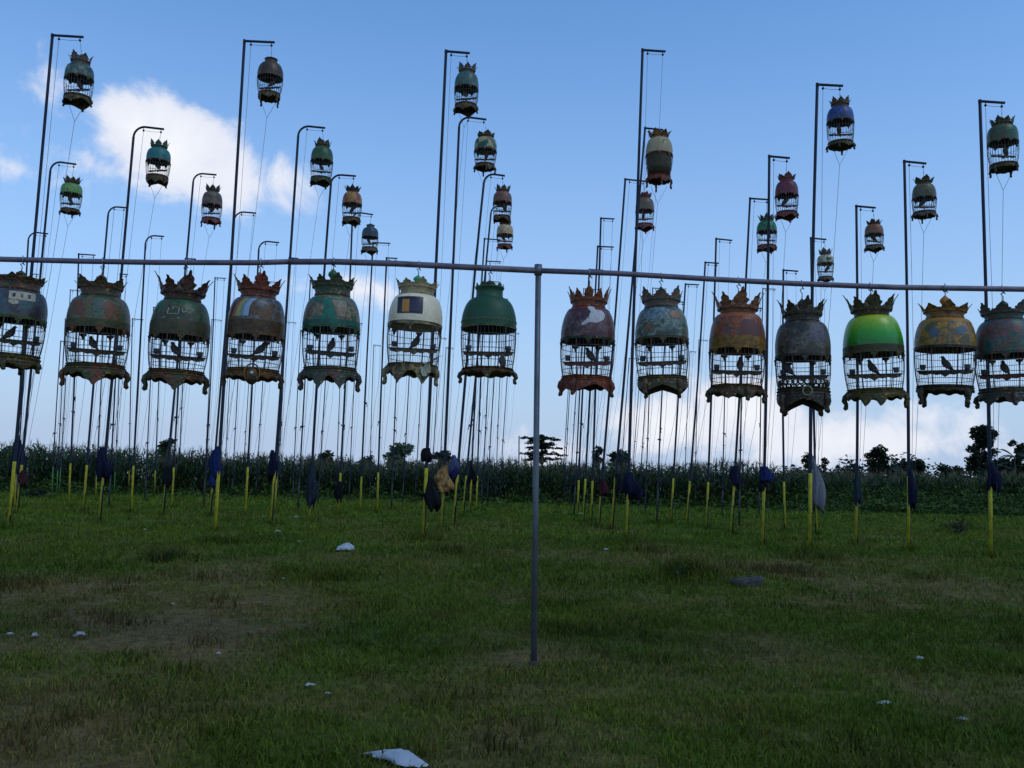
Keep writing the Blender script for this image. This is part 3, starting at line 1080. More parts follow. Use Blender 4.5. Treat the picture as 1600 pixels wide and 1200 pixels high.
near = [
    # name, cx, finial, crown base, dome bottom, base top, bottom, half width, spec
    dict(name='murky purple-brown rail cage at the left edge', cx=23, y=(423, 456, 500, 555, 582), hw=45, crown='band', leaves=9, leaf_h=.34, band=.62, flare=1.0, curl=.2, serr=0, cm=car_brown, bm=car_olive, apron='drop', neck=.66,
         dome=[(.028, .024, .036), (.026, .036, .055), (.05, .042, .05), (.035, .065, .09)], rim=carved('greenrim', (.03, .07, .015), (.02, .03, .015)), feet=(-30, -105, 150, 70), drops=(-68,), drop=.7, dw=20, tray=.34, shoulder=.82, bird=(-.03, .2, 0), lab='purple-brown domed cage with pale blocky letters, cut by the left edge'),
    dict(name='green and brown painted rail cage', cx=154, y=(429, 466, 515, 571, 606), hw=48, crown='band', leaves=7, leaf_h=.45, band=.55, curl=.6, serr=.15, cm=car_brown, bm=carved('mossred', (.03, .04, .02), (.09, .03, .02)),
         dome=[(.02, .045, .025), (.06, .07, .035), (.10, .05, .03), (.03, .09, .07), (.12, .035, .02)], feet=(2, 178), drop=1.0, dw=24, tray=.22, shoulder=.8, bird=(-.03, 2.6, 0), lab='moss green cage with rust red patches, second from the left edge on the rail'),
    dict(name='dark green rail cage with cream letter marks', cx=279, y=(432, 472, 526, 580, 614), hw=46.7, crown='flame', leaves=8, leaf_h=.78, band=.38, flare=1.5, curl=1.2, serr=.3, cm=carved('winered', (.045, .018, .017), (.022, .022, .016)), bm=car_brown,
         dome=[(.012, .05, .028), (.02, .07, .035), (.05, .06, .03), (.03, .035, .022)], feet=(2, 178), drop=1.0, dw=20, tray=.22, fsize=1.1, bird=(-.015, 2.9, -.2), lab='dark green cage with cream letter strokes and a flaring wine red crown'),
    dict(name='rainbow streaked rail cage', cx=398, y=(426, 468, 526, 578, 606), hw=45, crown='flame', leaves=8, leaf_h=.6, band=.42, flare=1.3, curl=.7, cm=car_red, bm=carved('bronze', (.075, .04, .018), (.03, .025, .015)),
         dome=[(.03, .035, .05), (.10, .10, .12), (.05, .04, .03), (.09, .045, .02)], feet=(2, 178), drops=(), tray=.22, shoulder=.74, bird=(.045, .35, 0), lab='dark cage with a rainbow sweep on its dome and an oval medallion below'),
    dict(name='teal and tan marbled rail cage', cx=519, y=(421, 466, 515, 576, 612), hw=46, crown='band', leaves=8, leaf_h=.42, band=.5, flare=1.1, curl=.5, cm=car_green, bm=carved('greyteal', (.03, .05, .05), (.06, .035, .035)), fin=carved('jade', (.015, .09, .06), (.05, .07, .05)),
         dome=[(.012, .09, .07), (.05, .06, .04), (.16, .13, .09), (.07, .05, .045), (.02, .11, .08)], rimc=(.02, .08, .06), feet=(2, 178), drops=(-70, -115), drop=1.0, dw=16, tray=.22, fsize=1.1, bird=(.0, 1.2, -.35), lab='cage with teal and tan marbled dome and dark green crown'),
    dict(name='cream white rail cage', cx=646, y=(430, 463, 510, 571, 604), hw=44, crown='band', leaves=8, leaf_h=.4, band=.52, flare=1.0, curl=.3, cm=car_cream, bm=carved('creambase', (.06, .05, .045), (.14, .15, .09)), fin=carved('mint', (.03, .26, .17), (.06, .2, .14)), rim=carved('creamrim', (.16, .16, .11), (.03, .03, .025)),
         dome=[(.55, .49, .42), (.51, .45, .39)], pend=6, feet=(178, -28), drops=(-125, -68), drop=1.0, dw=18, tray=.16, shoulder=.86, bird=(.02, .5, -.3), lab='cream white domed cage with a black and orange rectangle'),
    dict(name='plain dark green rail cage', cx=764, y=(438, 467, 514, 577, 600), hw=45, crown='neck', neck=.52, cm=car_olive, bm=car_brown, pend=0,
         dome=[(.010, .048, .026), (.012, .055, .030)], rough=.55, coat=.05, rimc=(.05, .075, .045), feet=(2, 178), drops=(-92,), drop=.9, dw=10, tray=.15, skirt=.12, fsize=.85, bird=(.11, 1.9, -.5, None), lab='plain dark green cage with cylindrical neck and no crown, left of the post'),
    dict(name='maroon rail cage with a white bird painting', cx=917, y=(446, 483, 533, 590, 622), hw=44, crown='flame', leaves=11, leaf_h=.62, band=.4, flare=.9, curl=.4, serr=.1, cm=carved('rustcrown', (.14, .045, .015), (.05, .02, .015), (.26, .15, .06)), bm=car_red, apron='arch',
         dome=[(.045, .02, .028), (.08, .035, .04), (.10, .06, .07), (.035, .02, .03)], rimc=(.012, .03, .014), boardm=material('red_board', (.16, .02, .015), .5), feet=(-160, -118, -20), drops=(-118,), drop=1.0, dw=15, tray=.22, bird=(.03, 2.8, -.2), lab='maroon cage with a white bird painted on its dome, right of the post'),
    dict(name='blue-grey weathered rail cage', cx=1036, y=(450, 483, 532, 590, 619), hw=43, crown='band', leaves=7, leaf_h=.62, band=.5, flare=.9, curl=.4, cm=car_grey, bm=carved('greenbrown', (.035, .045, .025), (.06, .035, .03)), apron='arch', neck=.62,
         dome=[(.03, .045, .045), (.06, .08, .08), (.12, .17, .17), (.045, .055, .05), (.14, .08, .04)], boardm=carved('rose', (.10, .05, .05), (.05, .04, .05)), feet=(-130, -50, 50, 130), drops=(), tray=.24, bird=None, lab='weathered blue-grey cage with pale sea-green patches and lotus crown'),
    dict(name='rust red rail cage', cx=1150, y=(458, 492, 547, 604, 630), hw=44.5, crown='flame', leaves=8, leaf_h=.85, band=.3, flare=1.4, curl=.8, serr=.3, cm=carved('copper', (.13, .06, .035), (.07, .035, .02), (.25, .13, .07)), bm=car_brown,
         dome=[(.15, .03, .012), (.19, .06, .02), (.05, .035, .04), (.14, .06, .018), (.19, .035, .015)], rimc=(.16, .10, .015), feet=(2, 178, -65), drops=(-105, -65), drop=.8, dw=24, tray=.18, shoulder=.84, bird=(.03, 1.3, -.3), lab='rust red and ochre cage with tall copper leaf crown'),
    dict(name='dark carved rail cage with a ring rosette', cx=1255, y=(467, 505, 559, 608, 648), hw=43.5, crown='flame', leaves=8, leaf_h=.72, band=.42, flare=1.2, curl=.9, cm=car_dark, bm=car_dark, apron='arch', rb=.9,
         dome=[(.028, .024, .022), (.05, .042, .03), (.085, .08, .08), (.035, .028, .022)], feet=(-140, -38, 50, 130), drops=(), tray=.3, fsize=1.2, shoulder=.76, bird=(-.12, 2.9, -.2), lab='sooty dark carved cage with a deep fretwork base and ring rosette'),
    dict(name='bright lime green rail cage', cx=1367, y=(460, 496, 553, 609, 640), hw=46.5, crown='flame', leaves=8, leaf_h=.75, band=.34, flare=1.5, curl=.8, cm=car_olive, bm=carved('olivegold', (.055, .05, .018), (.03, .04, .015)), neck=.56,
         dome=[(.06, .05, .012), (.01, .15, .012), (.03, .24, .012), (.14, .30, .012), (.30, .36, .02)], grad=1, rough=.3, coat=.25, feet=(2, 178), drops=(-78, -108), drop=.95, dw=14, tray=.18, bird=(-.02, 2.8, -.25), lab='bright green cage with yellow-topped glossy dome'),
    dict(name='golden tan rail cage', cx=1474, y=(463, 500, 546, 604, 635), hw=46, crown='band', leaves=8, leaf_h=.4, band=.42, flare=1.2, curl=.4, serr=0, cm=car_tan, bm=car_dark, fin=carved('goldfinial', (.22, .12, .035), (.14, .07, .02)), pend=0,
         dome=[(.24, .13, .02), (.06, .07, .07), (.20, .10, .02), (.26, .15, .03), (.08, .07, .04)], feet=(-138, -42, 45, 135), drops=(), skirt=.08, tray=.18, shoulder=.88, bird=(.02, 2.9, -.2), lab='golden tan cage with scalloped crown and large round finial'),
    dict(name='teal flower painted rail cage at the right edge', cx=1573, y=(470, 502, 555, 608, 637), hw=46, crown='band', leaves=7, leaf_h=.6, band=.45, flare=1.1, curl=.2, cm=car_teal, bm=carved('tealbase', (.03, .045, .05), (.06, .028, .03)),
         dome=[(.012, .06, .07), (.03, .09, .08), (.07, .05, .07), (.10, .045, .03), (.03, .07, .05)], boardm=car_red, feet=(178, -75, 2), drops=(-75, -125), drop=.95, dw=20, tray=.3, bird=(-.02, 1.6, -.2), lab='dark teal flower painted cage, last on the rail at the right edge'),
]
near_cages = []
for q, d in enumerate(near):
    yf, yt, yd, yb, y0 = d['y']
    Pm = at_y(d['cx'], yd, RAIL_Y)
    X = Pm.x
    zz = [at_y(d['cx'], y, RAIL_Y).z for y in (y0, yb, yd, yt, yf)]
    z0 = zz[0]
    zs = [z - z0 for z in zz[1:]]
    R = d['hw'] * K * .985
    spec = {k: v for k, v in d.items() if k not in ('cm', 'bm', 'dome')}
    spec['crown_m'], spec['base_m'] = d['cm'], d['bm']
    spec['dome_m'] = dome_mat(d['name'].replace(' ', '_')[:24], d['dome'], zs[1], zs[2], d.get('pscale', 6.5), d.get('grad'), d.get('rough', .42), d.get('coat', .08))
    if 'rimc' in d:
        spec['rim_m'] = carved('rim%d' % q, d['rimc'], tuple(c * .5 for c in d['rimc']))
    elif 'rim' in d:
        spec['rim_m'] = d['rim']
    if 'fin' in d:
        spec['fin_m'] = d['fin']
    if 'boardm' in d:
        spec['board_m'] = d['boardm']
    b = d['bird']
    if b and len(b) == 4:
        b = (b[0], b[1], b[2], zs[0] + .01)
    c, dr = cage((X, RAIL_Y, z0), R, zs, spec, True, d['lab'], b, rail_z(X) - z0)
    c.rotation_euler = (R_(random.uniform(-1.2, 1.2)), R_(random.uniform(-1.6, 1.6)), math.atan2(-X, RAIL_Y) + random.uniform(-.04, .04))
    near_cages.append((d, c, dr, zs, R))


def lx(q, px):
    return (px - near[q]['cx']) * K


def lz(q, py):
    d, c, dr, zs, R = near_cages[q]
    yf, yt, yd, yb, y0 = d['y']
    return zs[1] + (zs[2] - zs[1]) * (yd - py) / (yd - yt)


def rectd(q, name, x0, x1, y0, y1, mat, off=.0022, n=6):
    d, c, dr, zs, R = near_cages[q]
    return decal(c, dr, name, [(lz(q, y0 + (y1 - y0) * i / n), lx(q, x0), lx(q, x1)) for i in range(n + 1)], mat, off)


def polyd(q, name, rows, mat, off=.0022):
    d, c, dr, zs, R = near_cages[q]
    return decal(c, dr, name, [(lz(q, y), lx(q, a), lx(q, b)) for y, a, b in rows], mat, off)


# prints on the domes
rectd(0, 'letter_panel', 9, 46, 461, 474, cream_m)
for x in (14, 25, 35):
    rectd(0, 'letter_gap', x, x + 4, 464, 470, black_m, .004, 3)
polyd(0, 'painted_oval', [(474, 14, 17), (476, 9, 23), (479, 9, 24), (482, 14, 20)], cream_m, .0035)
d, c, dr, zs, R = near_cages[2]


def st(q, pts, u0_, v0_, sc_):
    return [(lx(q, u0_ + u / sc_), lz(q, v0_ + v / sc_)) for u, v in pts]


cm_ = material('cream_stroke', (.30, .30, .20), .5)
stroke(c, dr, 'letter_marks', [st(2, [(265, 370), (255, 430), (350, 425), (360, 365), (305, 360), (300, 385)], 217, 428, 6.15),
                               st(2, [(385, 370), (395, 410), (420, 395), (430, 370), (400, 365)], 217, 428, 6.15),
                               st(2, [(430, 370), (490, 365), (450, 415), (425, 375)], 217, 428, 6.15),
                               st(2, [(215, 465), (238, 463)], 217, 428, 6.15), st(2, [(345, 465), (372, 463)], 217, 428, 6.15)], cm_, .0035)
# wavy cream line above the rim of the plain green dome
d, c, dr, zs, R = near_cages[6]
zt_ = zs[1] + (zs[2] - zs[1]) * .2
zig = [((dr(zt_) + .001) * math.cos(a), (dr(zt_) + .001) * math.sin(a), zt_ + (.006 if k % 2 else -.004)) for k, a in enumerate(np.linspace(0, 2 * math.pi, 73))]
obj('wavy_trim', mesh_from(tube(zig, .0028, 4, False), 'wavy_trim', False, [material('olive_trim', (.13, .14, .06), .6)]), c)
# rainbow sweep
for k, (cc, o) in enumerate([((.10, .018, .02), 0), ((.22, .09, .02), 7), ((.30, .24, .06), 12), ((.14, .20, .14), 17), ((.22, .30, .40), 22)]):
    polyd(3, 'rainbow_stripe', [(473, 370 + o * .9, 376 + o), (479, 362 + o, 369.5 + o), (486, 358 + o, 366 + o), (494, 355 + o * 1.1, 362 + o * 1.15), (501, 353 + o * 1.2, 358 + o * 1.3)], material('rainbow_paint_%d' % k, cc, .3), .0022 + .0004 * k)
# black and orange picture on the white dome
rectd(5, 'picture', 616, 655, 470, 497, black_m)
rectd(5, 'picture_field', 635, 653, 477, 494, material('purple_print', (.03, .02, .035), .35), .0036)
rectd(5, 'orange_bar', 623, 634, 475, 495, orange_m, .0036)
# white bird on the maroon dome
white_soft = material('white_brushed_paint', (.46, .44, .40), .5, noise=((.26, .24, .24), 45, .45, .7))
polyd(7, 'painted_bird', [(490, 926, 937), (493, 922, 941), (497, 920, 943), (501, 919, 943), (505, 918, 941), (508, 917, 937), (511, 919, 931)], white_soft)
polyd(7, 'painted_bird_head', [(483.5, 918, 923), (486, 916, 926), (489, 917, 928), (492, 920, 930), (495, 922, 932)], white_soft, .003)
polyd(7, 'painted_bird_tail', [(504, 917, 923), (508, 913, 921), (512, 908, 918), (515, 907, 912)], white_soft, .0034)
stroke(near_cages[7][1], near_cages[7][2], 'painted_legs', [[(lx(7, 919), lz(7, 513)), (lx(7, 918), lz(7, 519))], [(lx(7, 923), lz(7, 512)), (lx(7, 922), lz(7, 518))]], material('pink_stroke', (.3, .15, .14), .5), .0014)
# orange patch and pale patch on the blue-grey dome
polyd(8, 'painted_patch', [(491, 1053, 1062), (495, 1050, 1068), (499, 1049, 1068), (503, 1053, 1064)], material('peach_paint', (.24, .12, .05), .5))
polyd(8, 'painted_cloud', [(486, 1020, 1040), (490, 1012, 1047), (495, 1008, 1050), (500, 1010, 1044), (505, 1014, 1036)], material('sea_green_paint', (.16, .22, .22), .5, noise=((.06, .09, .09), 40, .4, .6)))
# flowers on the right-hand dome
for (x, y) in ((1556, 515), (1592, 522), (1574, 528), (1545, 522)):
    polyd(13, 'painted_flower', [(y - 5, x - 2, x + 2), (y - 2, x - 5, x + 5), (y + 2, x - 5, x + 4), (y + 5, x - 2, x + 1)], material('flower_paint', (.16, .05, .045), .5))
for (x, y) in ((1460, 525), (1498, 522)):
    polyd(12, 'painted_star', [(y - 7, x - 1, x + 1), (y - 2, x - 9, x + 9), (y + 3, x - 5, x + 5), (y + 7, x - 6, x + 2)], material('slate_paint', (.07, .10, .13), .5))
def band(q, name, y0, y1, mat, off=.0018):
    d, c, dr, zs, R = near_cages[q]
    prof = [(dr(lz(q, y0 + (y1 - y0) * i / 6)) + off, lz(q, y0 + (y1 - y0) * i / 6)) for i in range(7)]
    return obj(name, mesh_from(lathe(prof, 40), name, True, [mat]), c)


def paint(name, a, b, sc_=30):
    return material('paint_' + name, a, .5, 0, .3, noise=(b, sc_, .4, .6))


band(1, 'painted_band', 505, 513, paint('mossband', (.07, .07, .018), (.03, .035, .014)))
band(2, 'painted_band', 506, 523, paint('umber', (.075, .055, .018), (.03, .035, .016)))
band(3, 'painted_band', 505, 523, paint('brownband', (.10, .05, .014), (.035, .022, .012)))
band(4, 'painted_band', 505, 513, paint('tealband', (.012, .12, .075), (.02, .06, .045)))
band(5, 'painted_line', 507, 509, black_m)
band(7, 'painted_band', 483.5, 488, paint('redband', (.24, .03, .025), (.12, .02, .02)), .0014)
band(9, 'painted_band', 493.5, 501, paint('orangeband', (.34, .10, .03), (.2, .05, .02)))
band(9, 'painted_band', 531, 544, paint('ochreband', (.24, .13, .012), (.12, .05, .012)))
band(11, 'painted_band', 543, 551, paint('barkband', (.06, .05, .014), (.03, .03, .012)))
band(12, 'painted_band', 501, 508, paint('tanband', (.40, .18, .03), (.26, .11, .02)))
polyd(4, 'painted_patch', [(470, 500, 511), (478, 503, 517), (486, 506, 521), (494, 506, 523), (501, 503, 524), (505, 498, 528)], paint('tealpatch', (.012, .15, .09), (.03, .08, .05), 25))
polyd(4, 'painted_patch', [(470, 512, 532), (478, 518.5, 541), (486, 522.5, 541), (494, 524.5, 540), (501, 527, 538)], paint('tanpatch', (.30, .21, .12), (.16, .12, .08), 25))
polyd(1, 'painted_patch', [(476, 163, 170), (482, 160, 176), (490, 161, 178), (498, 164, 177), (502, 168, 174)], paint('rustpatch', (.20, .055, .02), (.09, .05, .03), 45))
polyd(1, 'painted_patch', [(476, 118, 128), (484, 116, 132), (492, 115, 134), (498, 118, 130)], paint('rustpatch', (.20, .055, .02), (.09, .05, .03), 45))
polyd(1, 'painted_patch', [(472, 147, 160), (480, 144, 159), (488, 144, 158), (495, 147, 156)], paint('greypatch', (.09, .11, .08), (.05, .075, .05), 45))
polyd(10, 'painted_patch', [(512, 1266, 1285), (522, 1264, 1292), (532, 1263, 1294), (540, 1264, 1290)], paint('lilacgrey', (.12, .11, .12), (.06, .052, .05), 40))
polyd(9, 'painted_patch', [(505, 1160, 1176), (514, 1156, 1186), (523, 1155, 1188), (529, 1160, 1184)], paint('greybrown', (.07, .045, .04), (.16, .04, .02), 40))
# oval medallion, ring rosette, cream leaf on the bases
d, c, dr, zs, R = near_cages[3]
zc = zs[0] - .045
obj('medallion', mesh_from(MB().add(tube([(.055 * math.cos(a), -R * .93, zc + .07 * math.sin(a)) for a in np.linspace(0, 2 * math.pi, 25)], .006, 6, False)), 'medallion', True, [car_tan]), c)
mbx = MB().add(ball((0, -R * .89, zc - .02), .05, 12, 8, 1.3))
obj('medallion_boss', mesh_from(mbx, 'medallion_boss', True, [carved('bronze', (.075, .04, .018), (.03, .025, .015))]), c)
obj('painted_spot', mesh_from(ball((0, -R * .89 - .05, zc + .0), .012, 8, 6), 'painted_spot', True, [white_m]), c)
d, c, dr, zs, R = near_cages[10]
zc = zs[0] - .035
obj('ring_rosette', mesh_from(tube([(.02 + .033 * math.cos(a), -R * 1.0, zc + .033 * math.sin(a)) for a in np.linspace(0, 2 * math.pi, 25)], .007, 6, False), 'ring_rosette', True, [material('worn_gilding', (.17, .16, .08), .5)]), c)
fret = MB()
for k in range(26):
    a = 2 * math.pi * k / 26
    Mx = Matrix.Rotation(a, 4, 'Z') @ Matrix.Translation((R * .86, 0, zs[0] + .02))
    fret.add(tube([(0, .02 * math.cos(t), .02 + .02 * math.sin(t)) for t in np.linspace(0, 2 * math.pi, 11)], .006, 5, False), 0, Mx)
o = obj('fretwork', mesh_from(fret, 'fretwork', True, [car_dark]), c)
d, c, dr, zs, R = near_cages[5]
lf = leaf_mesh(0, .10, .06, .02, .3, material('cream_carving', (.34, .32, .2), .5), .1)
obj('carved_leaf', lf, c, (.10, -R * .88, zs[0] - .07), (0, 0, R_(-70)))
obj('carved_leaf', lf, c, (.08, -R * .9, zs[0] - .03), (R_(180), 0, R_(-70)))

# ------------------------------------------------------------------ poles
# top x, top y, base x, base y (photo), foot paint, round bend?, arm end x, cage key
P_ = [
    (82, 55, 13, 828, 'y', 0, 130, 1), (80, 253, 26, 806, 'y', 1, 119, 12), (45, 363, 22, 797, 'y', 1, 75, 0), (46, 428, 25, 786, 'd', 1, 60, 0),
    (95, 533, 80.5, 781, 'g', 0, 0, 0), (102, 498, 88, 778, 'g', 0, 0, 0), (110, 453, 92, 777, 'g', 0, 0, 0), (123, 397, 106.7, 794, 'y', 0, 149, 0),
    (170, 323, 129.6, 801, 'y', 1, 197, 0), (163, 470, 149, 780, 'y', 0, 0, 0), (210, 198, 154.6, 820, 'y', 1, 256, 7), (188, 428, 170, 797, 'd', 0, 200, 0),
    (190, 500, 178, 776, 'g', 0, 0, 0), (207, 498, 201, 775, 'y', 0, 224, 0), (228, 368, 204.6, 804, 'y', 1, 256, 0), (240, 480, 226, 785, 'd', 0, 0, 0),
    (252, 470, 241, 776, 'y', 0, 0, 0), (303, 271, 254, 808, 'y', 1, 338, 13), (290, 404, 268, 795, 'y', 0, 306, 0), (292, 455, 278, 775, 'y', 0, 0, 0),
    (331, 499, 318, 777, 'd', 0, 347, 0), (336, 434, 318, 795, 'd', 0, 353, 0), (382, 64, 335.6, 833, 'y', 0, 429, 2), (367, 331, 328, 810, 'y', 1, 400, 0),
    (366, 480, 350, 776, 'd', 0, 0, 0), (380, 455, 362, 781, 'd', 0, 0, 0), (395, 500, 378, 777, 'd', 0, 0, 0), (405, 377, 383, 808, 'y', 1, 436, 0),
    (420, 440, 399, 781, 'd', 0, 0, 0), (467, 197, 423, 822, 'y', 1, 508, 8), (452, 403, 429, 803, 'y', 0, 466, 0), (447, 503, 434, 779, 'd', 0, 463, 0),
    (470, 516, 457, 785, 'd', 0, 0, 0), (485, 438, 465, 802, 'd', 0, 501, 0), (518, 273, 482.7, 819, 'y', 1, 556, 14), (515, 470, 496, 790, 'd', 0, 0, 0),
    (535, 480, 524, 779, 'd', 0, 0, 0), (551, 332, 528.5, 806, 'y', 1, 583, 19), (559, 505, 545, 785, 'd', 0, 567, 0), (583, 379, 562.5, 800, 'y', 0, 610, 0),
    (584, 539, 578, 779, 'd', 0, 595, 0), (604, 403, 589, 802, 'y', 0, 621, 0), (624, 450, 611, 799, 'd', 0, 0, 0), (645, 480, 628.5, 793, 'd', 0, 0, 0),
    (663, 500, 648, 786, 'd', 0, 0, 0), (697, 80, 661, 842, 'y', 0, 734, 3), (687, 528, 672, 787, 'd', 0, 698, 0), (697, 543, 685, 785, 'd', 0, 709, 0),
    (718, 183, 690, 829, 'y', 1, 760, 9), (757, 272, 708, 826, 'y', 1, 789, 15), (768, 322, 722.6, 810, 'y', 1, 792, 20), (757, 373, 734, 804, 'y', 0, 782, 0),
    (760, 408, 744, 799, 'y', 0, 783, 0), (769, 440, 752, 797, 'd', 0, 781, 0), (780, 466, 760.6, 795, 'd', 0, 794, 0), (786, 490, 774, 787, 'd', 0, 0, 0), (797, 520, 780, 787, 'd', 0, 0, 0),
    (893, 520, 877, 789, 'd', 0, 0, 0), (897, 505, 881, 791, 'd', 0, 0, 0), (912, 451, 889, 793, 'd', 0, 940, 0), (913, 465, 896.6, 809, 'd', 0, 0, 0),
    (921, 421, 902, 811, 'y', 0, 943, 0), (934, 385, 911, 819, 'y', 0, 959, 0), (939, 341, 923.6, 817, 'y', 0, 960, 0), (977, 280, 934.6, 823, 'y', 0, 1008, 16),
    (1008, 200, 955, 829, 'y', 0, 1036, 0), (1004, 78, 979, 846, 'y', 0, 1040, 4), (983, 560, 966.6, 793, 'd', 0, 0, 0), (1003, 550, 985, 789, 'd', 0, 0, 0),
    (1016, 480, 997, 797, 'd', 0, 0, 0), (1020, 450, 1008, 805, 'd', 0, 0, 0), (1043, 470, 1026, 819, 'd', 0, 0, 0), (1071, 444, 1048, 819, 'y', 0, 1092, 0),
    (1078, 549, 1069, 793, 'd', 0, 1088, 0), (1102, 410, 1072, 823, 'y', 0, 1123, 0), (1092, 531, 1086, 795, 'd', 0, 1106, 0), (1119, 373, 1103.5, 829, 'y', 0, 1144, 0),
    (1135, 490, 1128, 809, 'd', 0, 0, 0), (1172, 310, 1142, 837, 'y', 0, 1202, 17), (1161, 480, 1154.6, 826, 'd', 0, 0, 0), (1202, 244, 1191.5, 855, 'y', 0, 1234, 10),
    (1192, 451, 1186, 810, 'd', 0, 1212, 0), (1224, 422, 1226.5, 833, 'y', 0, 1247, 0), (1277, 132, 1265.6, 862, 'y', 0, 1317, 5), (1267, 372, 1276, 838, 'y', 0, 1291, 21),
    (1338, 322, 1337.5, 852, 'y', 0, 1368, 18), (1413, 252, 1420, 862, 'y', 0, 1447, 11), (1531, 158, 1549, 872, 'y', 0, 1570, 6),
]
pole_cage = {
    # key: cx, crown top, bottom, half width, (dome colours), crown, base material, description, plain neck?
    1: (124, 85, 167, 22.5, [(.02, .045, .05), (.05, .09, .10), (.03, .06, .035), (.10, .12, .14)], car_grey, car_olive, 'slate blue'),
    2: (422, 90, 163, 21, [(.035, .022, .014), (.055, .035, .02)], car_brown, car_brown, 'blackish brown', 1),
    3: (729, 100, 179, 20, [(.025, .075, .08), (.06, .11, .12), (.04, .06, .06)], car_grey, car_brown, 'steel teal'),
    4: (1029, 205, 295, 22, [(.22, .19, .13), (.26, .22, .16)], car_tan, car_red, 'beige'),
    5: (1313, 155, 236, 21.5, [(.015, .035, .16), (.03, .06, .24), (.02, .03, .09)], car_brown, car_olive, 'royal blue'),
    6: (1567, 183, 273, 23.5, [(.015, .06, .035), (.03, .10, .055), (.05, .05, .03)], car_olive, car_olive, 'bottle green'),
    7: (247, 220, 290, 19, [(.02, .11, .14), (.03, .16, .18), (.02, .08, .10)], carved('teal2', (.02, .08, .07), (.03, .05, .05)), car_brown, 'turquoise'),
    8: (503, 218, 291, 18, [(.02, .06, .025), (.035, .085, .035)], car_olive, car_green, 'forest green'),
    9: (759, 205, 271, 18.5, [(.012, .06, .05), (.05, .08, .06), (.25, .22, .14)], car_brown, car_brown, 'sea green'),
    10: (1229, 270, 344, 18.5, [(.10, .02, .04), (.14, .035, .06), (.07, .02, .03)], car_pink, car_pink, 'plum'),
    11: (1444, 276, 345, 18.5, [(.07, .07, .04), (.10, .09, .055), (.05, .05, .035)], car_olive, car_grey, 'grey olive'),
    12: (111, 277, 337, 16.5, [(.08, .19, .06), (.14, .26, .09), (.05, .10, .05)], car_brown, car_brown, 'pale leaf green'),
    13: (331, 290, 355, 16, [(.06, .045, .035), (.10, .08, .06)], car_dark, car_pink, 'dusty brown'),
    14: (550, 290, 353, 16, [(.24, .13, .04), (.28, .17, .07), (.18, .05, .03)], car_dark, car_brown, 'amber'),
    15: (785, 290, 348, 15.5, [(.20, .04, .02), (.09, .08, .085), (.07, .06, .06), (.22, .06, .03)], car_grey, car_brown, 'red and grey'),
    16: (1008, 300, 362, 15, [(.08, .06, .045), (.12, .09, .06)], car_red, car_pink, 'fawn'),
    17: (1198, 336, 394, 16, [(.012, .12, .05), (.02, .16, .08), (.02, .08, .05)], carved('teal2', (.02, .08, .07), (.03, .05, .05)), car_pink, 'emerald'),
    18: (1366, 342, 394, 14.5, [(.16, .08, .04), (.12, .10, .06), (.17, .05, .03)], car_brown, car_grey, 'cinnamon'),
    19: (578, 350, 398, 13.5, [(.022, .035, .06), (.03, .05, .08)], car_grey, car_grey, 'ink blue', 1),
    20: (789, 344, 392, 13.5, [(.32, .26, .17), (.22, .10, .08), (.36, .30, .2)], car_red, car_red, 'ivory and rose'),
    21: (1290, 389, 441, 13, [(.34, .34, .28), (.05, .07, .05), (.38, .38, .32)], car_grey, car_grey, 'dirty white'),
}
# name of the rail cage each pole is seen behind, for telling the poles apart
short = ['purple-brown rail cage', 'moss green rail cage', 'letter-marked green rail cage', 'rainbow rail cage', 'teal marbled rail cage', 'cream white rail cage', 'plain dark green rail cage',
         'maroon rail cage', 'blue-grey rail cage', 'rust red rail cage', 'sooty carved rail cage', 'bright green rail cage', 'golden tan rail cage', 'teal flowered rail cage']
ordw = ['leftmost', 'second from left', 'third from left', 'fourth from left', 'fifth from left', 'sixth from left', 'seventh from left', 'eighth from left', 'ninth from left', 'tenth from left', 'eleventh from left']
bins = {}
for i, p in enumerate(P_):
    if p[7]:
        continue
    t = (610 - p[1]) / (p[3] - p[1])
    x6 = p[0] + (p[2] - p[0]) * t
    k = min(range(14), key=lambda j: abs(near[j]['cx'] - x6))
    bins.setdefault(k, []).append((x6, i))
pole_label = {}
for k, lst in bins.items():
    lst.sort()
    for n, (x, i) in enumerate(lst):
        pos = 'only one' if len(lst) == 1 else ('rightmost' if n == len(lst) - 1 else ordw[n])
        foot = {'y': 'yellow-footed', 'd': 'dark-footed', 'g': 'green-footed'}[P_[i][4]]
        pole_label[i] = 'cageless %s pole behind the %s, %s of those there' % (foot, short[k], pos)

